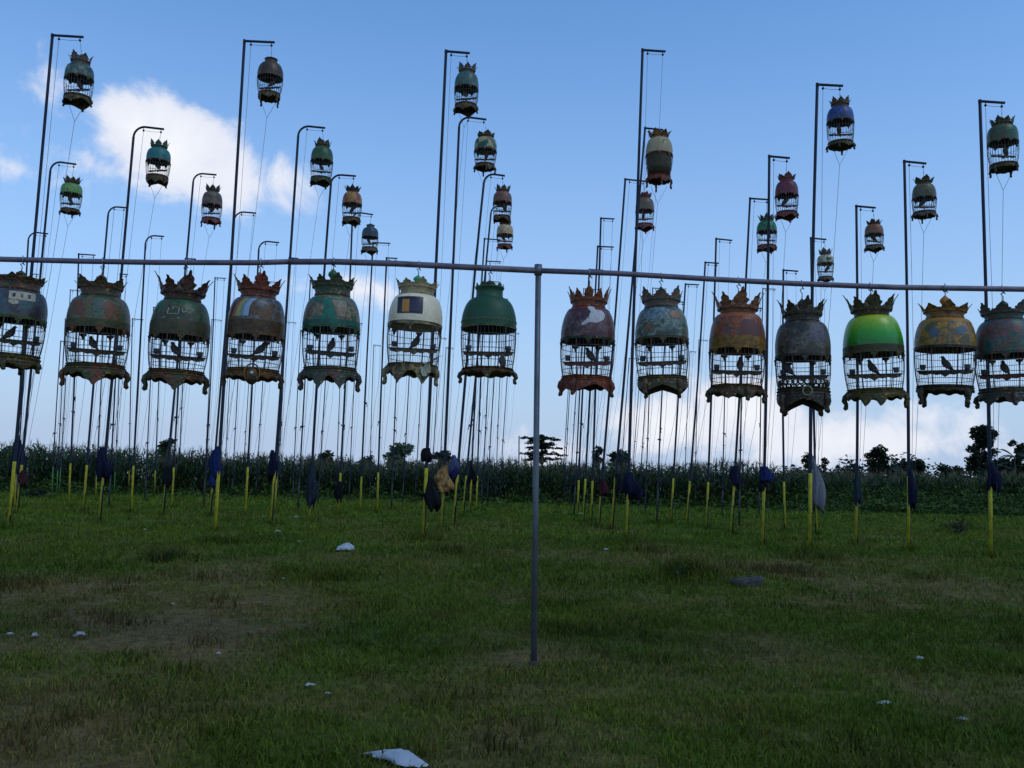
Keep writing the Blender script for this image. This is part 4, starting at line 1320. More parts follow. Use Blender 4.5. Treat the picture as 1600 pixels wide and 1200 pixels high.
pulley_mb = MB().add(lathe([(.004, -.008), (.02, -.008), (.015, 0), (.02, .008), (.004, .008)], 10), 0, Matrix.Rotation(R_(90), 4, 'X') @ Matrix.Identity(4)).add(tube([(0, 0, 0), (0, 0, .045)], .006, 5))
PULLEY = mesh_from(pulley_mb, 'pulley', True, [M_drk])
knot_v = MB().add(ball((.03, -.01, 0), .022, 7, 5, 1.2)).add(tube([(.03, -.02, 0), (.05, -.02, -.05), (.045, -.03, -.09)], .008, 5)).add(tube([(-.04, 0, .02), (-.02, -.035, .0), (.03, -.03, 0)], .01, 5))
KNOT = mesh_from(knot_v, 'rope_knot', True, [M_rope])
pole_pos = {}
rp = random.Random(3)
for i, (xt, yt, xb, yb, foot, rnd, xe, key) in enumerate(P_):
    base = on_ground(xb, yb)
    if base.y > 47:
        base = at_y(xb, yb, 47)
        base.z = gz(base.x, base.y)
    Y = base.y
    top = at_y(xt, yt, Y)
    B = Vector((base.x, Y, gz(base.x, Y)))
    T = top - B
    H = T.z
    big = foot == 'y'
    r1 = .0275 if big and H > 7 else (.025 if big else .021)
    r2 = r1 * .88
    root = empty('hoisting_pole', B)
    if key:
        pc = pole_cage[key]
        tag(root, 'tall dark gibbet-armed pole carrying the %s hoisted cage' % pc[7], 'pole', 'poles for hoisting cages')
    else:
        tag(root, pole_label[i], 'pole', 'poles for hoisting cages')
    pole_pos[i] = (B, T, Y)
    arm_end = at_y(xe, yt + (3.5 if Y < 20 else 2), Y) - B if xe else T + Vector((rp.uniform(.4, .5), 0, -.03))
    arm_end.z = T.z - abs(arm_end.x - T.x) * rp.uniform(.02, .09)
    ax = arm_end.x - T.x
    # slight bow
    bow = rp.uniform(-.03, .03)
    steps = 7
    path = [Vector((T.x * s + bow * math.sin(math.pi * s), 0, (H) * s)) for s in [k / steps for k in range(steps + 1)]]
    path[0].z = -.3
    cut = H - (.18 if rnd else 0)
    if rnd:
        path[-1] = Vector((T.x * .98 - .0, 0, H - .2))
    rads = [r1 if s < 4 else r2 for s in range(steps + 1)]
    seg = 10 if Y < 20 else 8
    obj('shaft', mesh_from(tube(path, rads, seg), 'shaft', True, [M_pole]), root)
    if rnd:
        a0 = path[-1]
        cr = min(.2, ax * .6)
        ap = [a0 - Vector((0, 0, .02))] + [Vector((T.x * .98 + cr * (1 - math.cos(w)), 0, H - .2 + .2 * math.sin(w))) for w in np.linspace(0, math.pi / 2, 7)] + [arm_end]
    else:
        ap = [Vector((T.x - r2 * .9, 0, H)), arm_end]
    obj('arm', mesh_from(tube(ap, r2 * .85, seg), 'arm', True, [M_pole]), root)
    if not rnd:
        obj('end_cap', mesh_from(lathe([(.001, H + r2 * 1.0), (r2 * 1.08, H + r2 * .95), (r2 * 1.1, H - r2 * 1.6), (r2 * .9, H - r2 * 1.7)], 8), 'end_cap', True, [M_pole]), root, (T.x, 0, 0))
    # painted foot
    fh = rp.uniform(1.0, 1.2) if foot != 'd' else .9
    fm = {'y': M_yel, 'g': M_grn, 'd': M_drk}[foot]
    fpath = [Vector((path[0].x, 0, -.05)), Vector((T.x * fh / H + bow * math.sin(math.pi * fh / H), 0, fh))]
    obj('painted_foot', mesh_from(tube(fpath, r1 * 1.03, seg), 'painted_foot', True, [fm]), root)
    # pulleys and cord
    pin = Vector((T.x + ax * (.32 if rnd else .22), 0, H + (arm_end.z - H) * .3 - r2 * .85 - .04))
    pout = arm_end - Vector((.05, 0, r2 * .85 + .04))
    obj('pulley', PULLEY, root, pin)
    obj('pulley', PULLEY, root, pout)
    cr_ = .0032 if Y < 22 else .0045
    cord = MB().add(tube([pin, Vector((T.x * .5 + .10, -.03, H * .5)), Vector((T.x * .14 + .05, -.04, 1.25))], cr_, 4, False))
    cord.add(tube([pin, (pin + pout) / 2 + Vector((0, 0, -.01)), pout], cr_, 4, False))
    if key:
        cx, yc0, yc1, hw = pc[:4]
        s = Y / F
        Pc = at_y(cx, (yc0 + yc1) / 2, Y)
        z0 = at_y(cx, yc1, Y).z
        zf = at_y(cx, yc0, Y).z
        R = hw * s
        Ht = zf - z0
        x_c = B.x + pout.x + (Pc.x - (B.x + pout.x)) * .85
        fr_ = rp.uniform(-.025, .025)
        zs = [Ht * (.18 + fr_), Ht * (.535 + rp.uniform(-.03, .02)), Ht * (.80 + rp.uniform(-.02, .03)), Ht]
        plain = len(pc) > 8
        if key == 4:
            zs = [Ht * .22, Ht * .58, Ht * .86, Ht]
        if plain:
            zs = [Ht * .22, Ht * .56, Ht * .86, Ht * 1.02]
        spec = dict(dome_m=dome_mat('hoisted_%d' % key, pc[4], 0, 1, 7), crown_m=pc[5], base_m=pc[6], crown='neck' if plain else 'flame', neck=.5 if plain else .55, leaves=rp.choice([6, 7, 8, 9]), leaf_h=rp.uniform(.5, .75), leaf_w=rp.uniform(.95, 1.25), band=rp.uniform(.32, .5),
                    flare=rp.uniform(1.0, 1.6), curl=rp.uniform(.4, 1.1), apron=rp.choice(['drop', 'arch']), drop=rp.uniform(.5, 1.0), feet=rp.choice([(2, 178, -92, 90), (-45, -135, 45, 135), (-20, -110, 160, 70)]), drops=rp.choice([(-92,), (-60, -130), ()]), dw=24, tray=.22, fsize=1.0,  name='hoisted %s cage' % pc[7], shoulder=rp.uniform(.66, .9), rb=rp.uniform(.8, .9), pend=8 if not plain else 0, board=rp.uniform(.6, 1.3))
        cg, dr = cage((x_c, Y, z0), R, zs, spec, False, {4: 'large beige domed cage with a dark angular mark, hung low on a long cord'}.get(key, '%s domed cage %s, hoisted high on a pole' % (pc[7], 'with a plain neck' if plain else 'with a leafy crown')),
                      (rp.uniform(-.05, .05), rp.uniform(0, 6.28), -.2), None, rp.uniform(0, .7))
        if key == 4:
            stroke(cg, dr, 'angular_mark', [[(-.06, Ht * .72), (-.06, Ht * .78), (.02, Ht * .78)]], black_m, .006)
            # cloth still wrapped round the bars
            obj('inner_cover', mesh_from(lathe([(R * .90, zs[1] - .01), (R * .88, zs[0] + .16), (R * .80, zs[0] + .01), (R * .78, zs[0] + .02), (R * .86, zs[0] + .16), (R * .88, zs[1] - .01)], 24), 'inner_cover', True, [material('brown_cover', (.05, .04, .022), .9, noise=((.10, .08, .04), 14, .4, .7))]), cg)
        if key == 21:
            decal(cg, dr, 'green_spot', [(Ht * .62, -.07, .0), (Ht * .66, -.09, .01), (Ht * .7, -.08, .0)], material('green_spot', (.02, .05, .02), .5))
        hk = Vector((x_c - B.x, 0, z0 + zf - z0 + .06 - B.z)) if not plain else Vector((x_c - B.x, 0, z0 + Ht * 1.02 + .06 - B.z))
        cord.add(tube([pout, hk], cr_, 4, False))
        # tail line: a V under the cage, then down to the foot of the pole
        bz = z0 - B.z
        kp = Vector((x_c - B.x - .02, 0, bz - R * 1.1))
        for sg in (-1, 1):
            cord.add(tube([(x_c - B.x + sg * R * .6, 0, bz + .05), kp], cr_, 4, False))
        cord.add(tube([kp, kp * .55 + Vector((.06, -.02, .5)), (.08, -.05, .9)], cr_, 4, False))
    else:
        cord.add(tube([pout, Vector((pout.x * .55 + .12, -.02, pout.z * .5)), (.09, -.05, 1.0)], cr_, 4, False))
    obj('cord', mesh_from(cord, 'cord', True, [M_rope]), root)
    if foot == 'd' or Y > 24:
        s = rp.uniform(.30, .45)
        obj('rope_knot', KNOT, root, path[2].lerp(path[3], rp.random()), (0, 0, rp.uniform(0, 6)), (1.3,) * 3)
        if rp.random() < .5:
            obj('rope_knot', KNOT, root, path[2].lerp(path[3], rp.random()), (0, 0, rp.uniform(0, 6)), (1.1,) * 3)

tx, ty = [], []
for i, (B, T_, Y) in pole_pos.items():
    k = 70
    tx.append(B.x + rng.normal(0, .10, k)); ty.append(B.y + rng.normal(-.03, .09, k))
tx, ty = np.concatenate(tx), np.concatenate(ty)
n_ = len(tx)
V, T, C = blades(tx, ty, rng.uniform(.06, .22, n_), .004 + .0003 * ty, rng.uniform(.1, .8, n_), grass_tint(tx, ty, n_) * .75, 'g')
tag(obj('foot_tufts', np_mesh('foot_tufts', V, T, C, grass_mat)), 'unmown tufts of longer grass round the feet of the poles', 'grass', kind='stuff')

# ------------------------------------------------------------------ cloth cage covers hung on the poles


def cloth_mesh(w, h, seed, mat, pinch=.25, folds=7, slack=.25):
    r = random.Random(seed)
    rings = []
    n, m = 16, 36
    ph = [r.uniform(0, 6.28) for _ in range(6)]
    for i in range(n + 1):
        t = i / n
        rr = w * .5 * (pinch + (1 - pinch) * min(1, t * 1.8) ** .8) * (1 - .25 * max(0, t - .8) / .2)
        cx = slack * w * math.sin(t * 2.4 + ph[0]) * t
        cy = .15 * w * math.sin(t * 3 + ph[1]) * t
        ring = []
        for k in range(m):
            a = 2 * math.pi * k / m
            f = 1 + (.30 * math.sin(folds * a + ph[2] + t * 1.5) + .20 * math.sin((folds * 2 + 1) * a + ph[3] - t * 2)) * min(1, .3 + t)
            ring.append((cx + rr * f * math.cos(a) + .12 * w * math.sin(5 * t + ph[4]), cy + rr * .5 * f * math.sin(a), -h * t + (.10 * h * math.sin(2 * a + ph[4]) + .06 * h * math.sin(5 * a + ph[5])) * t))
        rings.append(ring)
    return mesh_from(loft(rings), 'cloth', True, [mat])


def fabric(name, c, c2=None, s=12):
    return material('fabric_' + name, c, .85, 0, .2, noise=((c2 or tuple(x * .5 for x in c)), s, .42, .62), bump=(25, .5))


navy = fabric('navy', (.006, .008, .028))
blue = fabric('blue', (.008, .02, .10), (.006, .01, .04))
black = fabric('black', (.005, .005, .007))
tan = fabric('tan_print', (.34, .19, .06), (.07, .03, .012), 11)
shiny = material('blue_nylon', (.015, .018, .09), .35, 0, .5, noise=((.015, .015, .07), 9, .4, .6), bump=(20, .5))
lace = fabric('grey_lace', (.20, .20, .21), (.11, .11, .12), 40)
wine = fabric('wine', (.05, .012, .015))
slate = fabric('slate', (.02, .03, .045))
# pixel centre x, top y, bottom y, width px, pole index (nearest), material, label
covers = [(30, 680, 738, 22, navy, 'navy cloth cage cover hanging in folds on the leftmost pole'), (37, 735, 757, 14, wine, 'small wine red cloth below the navy cover on the leftmost pole'),
          (162, 699, 748, 25, navy, 'navy cone-shaped cage cover behind the moss green rail cage'), (263, 728, 757, 17, black, 'black bundled cover on a pole below the letter-marked green cage'),
          (338, 697, 742, 18, blue, 'bright blue cage cover slung round the pole below the rainbow cage'), (332, 738, 760, 10, blue, 'short blue cloth tail under the bright blue cover'), 
          (427, 703, 746, 17, navy, 'narrow navy cover drawn to a point, left of the teal marbled cage'), (489, 718, 786, 16, slate, 'long slate dark cover on the pole below the teal marbled cage'),
          (530, 752, 782, 14, black, 'dark cloth with a pale streak low on a pole below the teal cage'), (667, 700, 720, 20, black, 'black bundle high on the pole below the cream white cage'), (675, 748, 793, 24, black, 'big black cover bag hanging beside a yellow pole foot left of the post'),
          (694, 727, 766, 27, tan, 'tan patterned cage cover crumpled on a pole left of the post'), (710, 711, 746, 20, shiny, 'glossy blue nylon cage cover left of the post'), (735, 720, 752, 18, black, 'black ragged cover on a pole below the plain dark green cage'),
          (943, 748, 772, 16, wine, 'wine dark cover with pale spot right of the post'), (966, 740, 766, 15, black, 'black cover between wine and navy covers right of the post'), (986, 738, 775, 30, navy, 'wide dark navy cover bag on the pole below the maroon cage'),
          (1149, 728, 757, 17, navy, 'navy bundled cover on the pole below the rust red cage'), (1196, 729, 752, 22, blue, 'round blue bundle on the pole between rust red and sooty cages'), (1190, 745, 765, 12, black, 'black cloth tail under the round blue bundle'),
          (1340, 738, 784, 13, slate, 'thin dark slate cover on the pole below the bright green cage'), (1423, 732, 790, 15, navy, 'long thin navy cover on the pole left of the golden tan cage'), (1551, 722, 762, 24, navy, 'dark navy lumpy cover on the rightmost pole')]


def front_y(px, py):
    """depth just in front of the pole seen nearest to that pixel"""
    best = None
    for i, p in enumerate(P_):
        t = (py - p[1]) / (p[3] - p[1])
        if t > 1.0:
            continue
        x = p[0] + (p[2] - p[0]) * t
        dd = abs(x - px) + (.35 * (pole_pos[i][2] - 15)) + (0 if p[4] == 'y' else 6)
        if best is None or dd < best[0]:
            best = (dd, pole_pos[i][2])
    return best[1] - .02


for n, (cx, y0, y1, w, m, lab) in enumerate(covers):
    Y = front_y(cx, (y0 + y1) / 2)
    s = Y / F
    p = at_y(cx, y0, Y)
    o = obj('cage_cover', cloth_mesh(w * s * .78, (y1 - y0) * s, 100 + n, m, .3 if y1 - y0 > 30 else .6, random.choice([5, 6, 7]), .12), None, p)
    tag(o, lab, 'cloth cover', 'cloth covers hung on the poles')
# grey lace cover: a flat cone flaring to the right
Y = front_y(1272, 750) - .02
s = Y / F
p = at_y(1270, 712, Y)
lm_ = cloth_mesh(26 * s, 80 * s, 57, lace, .15, 6, .05)
for v in lm_.vertices:
    t = -v.co.z / (84 * s)
    v.co.x = v.co.x * (.35 + .55 * t) + t * 9 * s
o = obj('cage_cover', lm_, None, p)
tag(o, 'pale grey lacy cover flaring to the ground, below the sooty carved cage', 'cloth cover', 'cloth covers hung on the poles')

# ------------------------------------------------------------------ maize field, scrub and trees behind
leafm = leaf_material('leaf_tint', .5, .25)


def field_edge(x):
    x = np.asarray(x, float)
    return 46 - 9 * np.clip((-x - 12) / 14, 0, 1) + 4.5 * (fbm(x * .22 + 50, x * 0 + 3, 5, 4) - .5)


def build_maize():
    n1, n2 = 2800, 3600
    x = np.concatenate([rng.uniform(-34, 34, n1), rng.uniform(-58, 52, n2)])
    e = field_edge(x)
    y = np.concatenate([e[:n1] + .5 + rng.uniform(0, 5, n1), e[n1:] + 5 + rng.uniform(0, 34, n2)])
    n = len(x)
    z = ground_z(x, y)
    H = rng.uniform(1.45, 2.2, n) + .8 * (fbm(x * .25, y * .25, 8, 3) - .5)
    H = H * np.where(x > 14, .92, 1.0)
    y = np.where((x > 14), y + 4 * np.clip((x - 14) / 6, 0, 1), y)
    nl = 11
    Vs, Ts, Cs, off = [], [], [], 0
    # stalks as thin crossed quads of real width (two planes)
    for ang in (0, 1.57):
        w = .016
        dx, dy = math.cos(ang) * w, math.sin(ang) * w
        P = np.zeros((n, 4, 3))
        P[:, 0] = np.stack([x - dx, y - dy, z], -1)
        P[:, 1] = np.stack([x + dx, y + dy, z], -1)
        P[:, 2] = np.stack([x + dx * .5, y + dy * .5, z + H], -1)
        P[:, 3] = np.stack([x - dx * .5, y - dy * .5, z + H], -1)
        T = (np.arange(n)[:, None, None] * 4 + np.array([[0, 1, 2], [0, 2, 3]])[None]).reshape(-1, 3)
        C = np.tile(np.array([.05, .07, .025]), (n * 4, 1))
        Vs.append(P.reshape(-1, 3)); Ts.append(T + off); Cs.append(C); off += n * 4
    for l in range(nl):
        t0 = (l + .5 + rng.uniform(-.3, .3, n)) / (nl + .5)
        a = l * 2.6 + rng.uniform(0, 6.28, n) * .3 + np.arange(n)
        L_ = rng.uniform(.55, .95, n) * (1 - .35 * np.abs(t0 - .5))
        up = rng.uniform(.35, .75, n)
        ca, sa = np.cos(a), np.sin(a)
        P = np.zeros((n, 7, 3))
        w = .035
        for q, (u, zz, ww) in enumerate([(0, 0, .6), (.4, .75, 1.0), (.75, .85, .75)]):
            px_, py_ = x + ca * L_ * u, y + sa * L_ * u
            pz = z + H * t0 + L_ * up * zz * .75
            P[:, q * 2] = np.stack([px_ - sa * w * ww, py_ + ca * w * ww, pz], -1)
            P[:, q * 2 + 1] = np.stack([px_ + sa * w * ww, py_ - ca * w * ww, pz], -1)
        P[:, 6] = np.stack([x + ca * L_ * 1.02, y + sa * L_ * 1.02, z + H * t0 + L_ * (up * .45 - rng.uniform(0, .35, n))], -1)
        T = (np.arange(n)[:, None, None] * 7 + np.array([[0, 1, 3], [0, 3, 2], [2, 3, 5], [2, 5, 4], [4, 5, 6]])[None]).reshape(-1, 3)
        g = np.array([.036, .066, .020])[None] * rng.uniform(.4, 1.7, n)[:, None]
        dryl = (rng.random(n) < (.22 if l < 4 else .05))[:, None]
        g = np.where(dryl, np.array([.11, .09, .045])[None] * rng.uniform(.5, 1.2, n)[:, None], g)
        Vs.append(P.reshape(-1, 3)); Ts.append(T + off); Cs.append(np.repeat(g, 7, 0)); off += n * 7
    # tassels
    for k in range(4):
        a = rng.uniform(0, 6.28, n)
        L_ = rng.uniform(.18, .38, n)
        sp = rng.uniform(.1, .6, n)
        P = np.zeros((n, 3, 3))
        P[:, 0] = np.stack([x - .012, y, z + H * .98], -1)
        P[:, 1] = np.stack([x + .012, y, z + H * .98], -1)
        P[:, 2] = np.stack([x + np.cos(a) * L_ * sp, y + np.sin(a) * L_ * sp, z + H + L_], -1)
        T = np.arange(n * 3).reshape(n, 3)
        C = np.repeat(np.array([.17, .13, .075])[None] * rng.uniform(.6, 1.3, n)[:, None], 3, 0)
        Vs.append(P.reshape(-1, 3)); Ts.append(T + off); Cs.append(C); off += n * 3
    me = np_mesh('maize', np.concatenate(Vs), np.concatenate(Ts), np.concatenate(Cs), leafm)
    tag(obj('maize_field', me), 'dense dark green maize field with dry tassels behind the poles', 'maize', kind='stuff')


build_maize()


def leaf_cloud(centers, radii, per, size, base, var=.5, flat=.8, seed=0):
    """leaf quads spread through ellipsoid clumps -> V, T, C"""
    r = np.random.default_rng(seed)
    Vs, Cs = [], []
    for c, rad in zip(centers, radii):
        n = max(8, int(per * rad[0] * rad[1] * 4))
        d = r.normal(size=(n, 3))
        d /= np.linalg.norm(d, axis=1)[:, None]
        d *= (r.random(n) ** .45)[:, None]
        p = np.array(c) + d * np.array(rad)
        a, b = r.normal(size=(n, 3)), r.normal(size=(n, 3))
        a[:, 2] *= .5
        a /= np.linalg.norm(a, axis=1)[:, None]
        b = np.cross(a, b)
        b /= np.linalg.norm(b, axis=1)[:, None]
        s = size * r.uniform(.6, 1.4, n)[:, None]
        q = np.stack([p - a * s, p + b * s * .45, p + a * s, p - b * s * .45], 1)
        Vs.append(q.reshape(-1, 3))
        v = r.uniform(1 - var, 1 + var, n)[:, None] * (np.array(base)[None] + r.normal(0, .006, (n, 3)))
        Cs.append(np.repeat(np.clip(v, .004, 1), 4, 0))
    V, C = np.concatenate(Vs), np.concatenate(Cs)
    return V, np.arange(len(V)).reshape(-1, 4), C


bark = material('bark', (.06, .05, .04), .9, noise=((.03, .025, .02), 8, .4, .6))


def tree(name, label, base, H, clumps, limbs, color, leaf=.16, per=45, trunk_r=.12, seed=1, group=None):
    """clumps: (x, y, z, rx, ry, rz) relative to base; limbs from the trunk to each clump"""
    t = empty(name, base)
    tag(t, label, 'tree', group)
    mb = MB()
    hz = H * .55
    mb.add(tube([(0, 0, -.2), (.03 * H * .2, 0, hz * .5), (0, .02 * H, hz), (.02, 0, H * .85)], [trunk_r, trunk_r * .8, trunk_r * .6, trunk_r * .25], 8))
    for (x, y, z, *_r) in clumps:
        z0 = max(.3 * H, min(z - .3, H * .75) * limbs)
        mb.add(tube([(0, .01 * H, z0), (x * .5, y * .5, z0 + (z - z0) * .6), (x, y, z)], [trunk_r * .4, trunk_r * .28, trunk_r * .1], 5))
    obj('trunk', mesh_from(mb, 'trunk', True, [bark]), t)
    V, T, C = leaf_cloud([c[:3] for c in clumps], [c[3:] for c in clumps], per, leaf, color, .5, seed=seed)
    obj('crown', np_mesh('crown', V, T, C, leafm), t)
    return t


def place(px, Y):
    p = at_y(px, 745, Y)
    return Vector((p.x, Y, gz(p.x, Y)))


def zpx(px, py, base):
    return at_y(px, py, base.y).z - base.z


def round_tree(name, label, px, ytop, ybot_crown, wpx, Y, color, seed, n=9, leaf=.2, per=40, gap=.8, group='trees along the skyline'):
    r = random.Random(seed)
    b = place(px, Y)
    H = zpx(px, ytop, b)
    zb = max(.8, zpx(px, ybot_crown + 6, b))
    w = wpx * Y / F
    cl = []
    for k in range(n):
        u = r.uniform(-1, 1)
        z = zb + (H - zb) * (k + .5) / n
        sp = math.sin(math.pi * min(1, .15 + .85 * (1 - (z - zb) / (H - zb)))) ** .6
        rx = w * .5 * gap * r.uniform(.45, .8)
        per_ = per
        cl.append((u * (w * .5 - rx) * max(.3, sp), r.uniform(-.4, .4) * w * .5, z, rx, rx, min(rx * .7, (H - zb) * .3)))
    return tree(name, label, b, H, cl, .7, color, leaf, per * 1.7, max(.07, H * .02), seed, group)


dark = (.020, .034, .018)
mid = (.035, .06, .028)
# tiered tree beside the post
b = place(846, 78)
tt = empty('tiered_tree', b)
tag(tt, 'dark tiered tree with flat spreading branch layers just behind the grey post', 'tree', 'trees along the skyline')
mb = MB().add(tube([(0, 0, -.2), (.05, 0, 2), (0, 0, zpx(846, 684, b))], [.16, .12, .04], 8))
cl = []
rt = random.Random(4)
for (yp, hwp) in ((684, 30), (692, 34), (700, 30), (709, 33), (718, 27)):
    z00 = zpx(846, yp, b)
    for k in range(8):
        z = z00 + rt.uniform(-.16, .16)
        a = 2 * math.pi * k / 9 + rt.uniform(-.25, .25)
        rr = hwp * 78 / F * rt.uniform(.5, 1.1)
        mb.add(tube([(0, 0, z - .1), (math.cos(a) * rr * .5, math.sin(a) * rr * .5, z + .06), (math.cos(a) * rr, math.sin(a) * rr, z - .1)], [.045, .03, .012], 5))
        for q in (.15, .4, .65, .85, 1.0):
            cl.append((math.cos(a) * rr * q, math.sin(a) * rr * q, z + rt.uniform(-.06, .12) - .16 * q * q + .1 * q, rt.uniform(.16, .34), .26, .09))
obj('trunk', mesh_from(mb, 'trunk', True, [bark]), tt)
V, T, C = leaf_cloud([c[:3] for c in cl], [c[3:] for c in cl], 110, .10, (.014, .026, .013), .4, seed=9)
obj('crown', np_mesh('crown', V, T, C, leafm), tt)

round_tree('broadleaf_tree', 'small rounded dark tree on the skyline right of the tiered tree', 932, 699, 722, 26, 85, dark, 21, 8)
round_tree('broadleaf_tree', 'low wide dark tree on the skyline below the maroon cage', 966, 708, 727, 42, 85, dark, 22, 9)
round_tree('broadleaf_tree', 'pale green feathery tree on the skyline below the cream white cage', 622, 697, 722, 56, 82, (.09, .14, .07), 23, 10, .22, 26)
round_tree('broadleaf_tree', 'dim low tree clump on the skyline left of the pale green tree', 508, 708, 722, 34, 90, dark, 24, 7)
round_tree('broadleaf_tree', 'small dark tree on the skyline below the letter-marked green cage', 258, 686, 712, 34, 80, mid, 25, 7, .26, 22)
round_tree('broadleaf_tree', 'little round tree on the skyline right of the lace cover', 1287, 717, 738, 18, 95, dark, 26, 6)
round_tree('broadleaf_tree', 'thin flat topped tree half hidden by the pole with the lace cover', 1268, 711, 738, 34, 95, dark, 27, 6, .2, 25)
round_tree('broadleaf_tree', 'tiny far tree on the skyline right of the little round tree', 1312, 728, 742, 20, 140, dark, 28, 5)
round_tree('broadleaf_tree', 'open branched dark tree below the bright green cage', 1370, 702, 735, 50, 95, dark, 29, 13, .22, 30, .62)
round_tree('broadleaf_tree', 'low bushy tree beside the pole left of the golden tan cage', 1428, 722, 742, 50, 110, dark, 30, 9)
round_tree('broadleaf_tree', 'low dark hedge tree below the golden tan cage', 1482, 730, 746, 46, 120, dark, 31, 8)
round_tree('broadleaf_tree', 'tall dark tree with stepped crown behind the rightmost pole', 1532, 668, 735, 56, 80, dark, 32, 18, .24, 34, .7)
round_tree('broadleaf_tree', 'dark tree at the right edge of the picture', 1594, 690, 742, 36, 80, dark, 33, 10, .24, 34)
round_tree('broadleaf_tree', 'low tree mass joining the two large trees on the right', 1560, 722, 745, 70, 95, dark, 34, 9)
round_tree('broadleaf_tree', 'dim low tree on the skyline below the plain dark green cage', 690, 708, 724, 44, 85, dark, 35, 7)
round_tree('broadleaf_tree', 'faint low tree on the skyline left of the maroon cage poles', 572, 713, 724, 26, 95, mid, 36, 6)


def big_leaf_plant(name, label, px, ytop, Y, n, L_, seed, color, cat='plant', palm=False):
    """banana or palm: a stem and long arching leaf blades"""
    r = random.Random(seed)
    b = place(px, Y)
    H = zpx(px, ytop, b)
    t = empty(name, b)
    tag(t, label, cat, 'palms and banana plants on the skyline')
    hs = H - L_ * .45
    obj('stem', mesh_from(tube([(0, 0, -.2), (.05, 0, hs * .5), (0, 0, hs)], [.12, .1, .07], 8), 'stem', True, [bark]), t)
    for k in range(n):
        a = 2 * math.pi * k / n + r.uniform(-.3, .3)
        l = L_ * r.uniform(.8, 1.1)
        up = r.uniform(.35, .9)
        V_, F_ = [], []
        for i in range(9):
            q = i / 8
            rad = l * q * (.75 if up > .6 else .95)
            z = hs + l * (up * q - .75 * q * q * (1.15 - up * .6))
            w = (.10 if palm else .2) * L_ / 1.6 * math.sin(math.pi * min(1, q * .93 + .07)) ** .6
            drop = w * (.8 if palm else .3)
            V_ += [(rad * math.cos(a) - w * math.sin(a), rad * math.sin(a) + w * math.cos(a), z - drop), (rad * math.cos(a), rad * math.sin(a), z), (rad * math.cos(a) + w * math.sin(a), rad * math.sin(a) - w * math.cos(a), z - drop)]
            if i:
                o_ = i * 3
                F_ += [(o_ - 3, o_ - 2, o_ + 1, o_), (o_ - 2, o_ - 1, o_ + 2, o_ + 1)]
        obj('leaf', mesh_from((V_, F_), 'leaf', True, [material('blade_%s' % name, color, .5, 0, .3, transl=.25)]), t)


big_leaf_plant('banana_plant', 'banana plant with broad leaves on the skyline at the far left', 52, 697, 72, 7, 1.5, 3, (.035, .07, .025))
big_leaf_plant('banana_plant', 'banana plant with upright leaf, second on the skyline at the far left', 68, 694, 70, 5, 1.3, 4, (.03, .06, .025))
big_leaf_plant('banana_plant', 'broad leaved plant sticking up behind the leftmost pole', 12, 692, 70, 7, 1.6, 5, (.05, .09, .04))
big_leaf_plant('palm_tree', 'small palm on the skyline between the bright green and golden tan cages', 1392, 722, 95, 10, 1.8, 6, (.02, .034, .018), 'palm', True)
big_leaf_plant('palm_tree', 'palm rising at the right edge in front of the dark tree', 1586, 700, 78, 12, 1.7, 7, (.025, .04, .02), 'palm', True)
big_leaf_plant('palm_tree', 'palm crown beside the tall stepped tree', 1556, 716, 90, 10, 1.8, 8, (.02, .034, .018), 'palm', True)
# bare stake left of the tiered tree
b = place(810, 70)
o = obj('bare_stake', mesh_from(tube([(0, 0, -.2), (.02, 0, 2), (-.02, 0, zpx(810, 681, b))], [.06, .055, .05], 6), 'bare_stake', True, [material('grey_bamboo', (.16, .15, .16), .8)]), None, b)
tag(o, 'thin bare upright stake left of the tiered tree', 'stake')


# far wood: one dark low line closing the fields on the right and, fainter, behind the maize


def build_wood():
    cs, rs = [], []
    r = random.Random(31)
    for i in range(260):
        x = r.uniform(36, 120)
        y = 150 + r.uniform(-12, 12)
        h = r.uniform(1.2, 2.6) * (1.0 + .5 * math.sin(x * .13))
        cs.append((x, y, gz(x, y) + 2.2 + h * .6)); rs.append((r.uniform(1.2, 2.4), 1.5, h))
    for i in range(160):
        x = r.uniform(-130, 36)
        y = 170 + r.uniform(-12, 12)
        h = r.uniform(1.2, 2.2)
        cs.append((x, y, gz(x, y) + 2.4 + h * .5)); rs.append((r.uniform(1.4, 2.6), 1.5, h))
    V, T, C = leaf_cloud(cs, rs, 9, .32, (.018, .03, .018), .5, seed=13)
    tag(obj('far_wood', np_mesh('far_wood', V, T, C, leafm)), 'low dark line of distant trees closing the fields on the horizon', 'woodland', kind='stuff')


build_wood()


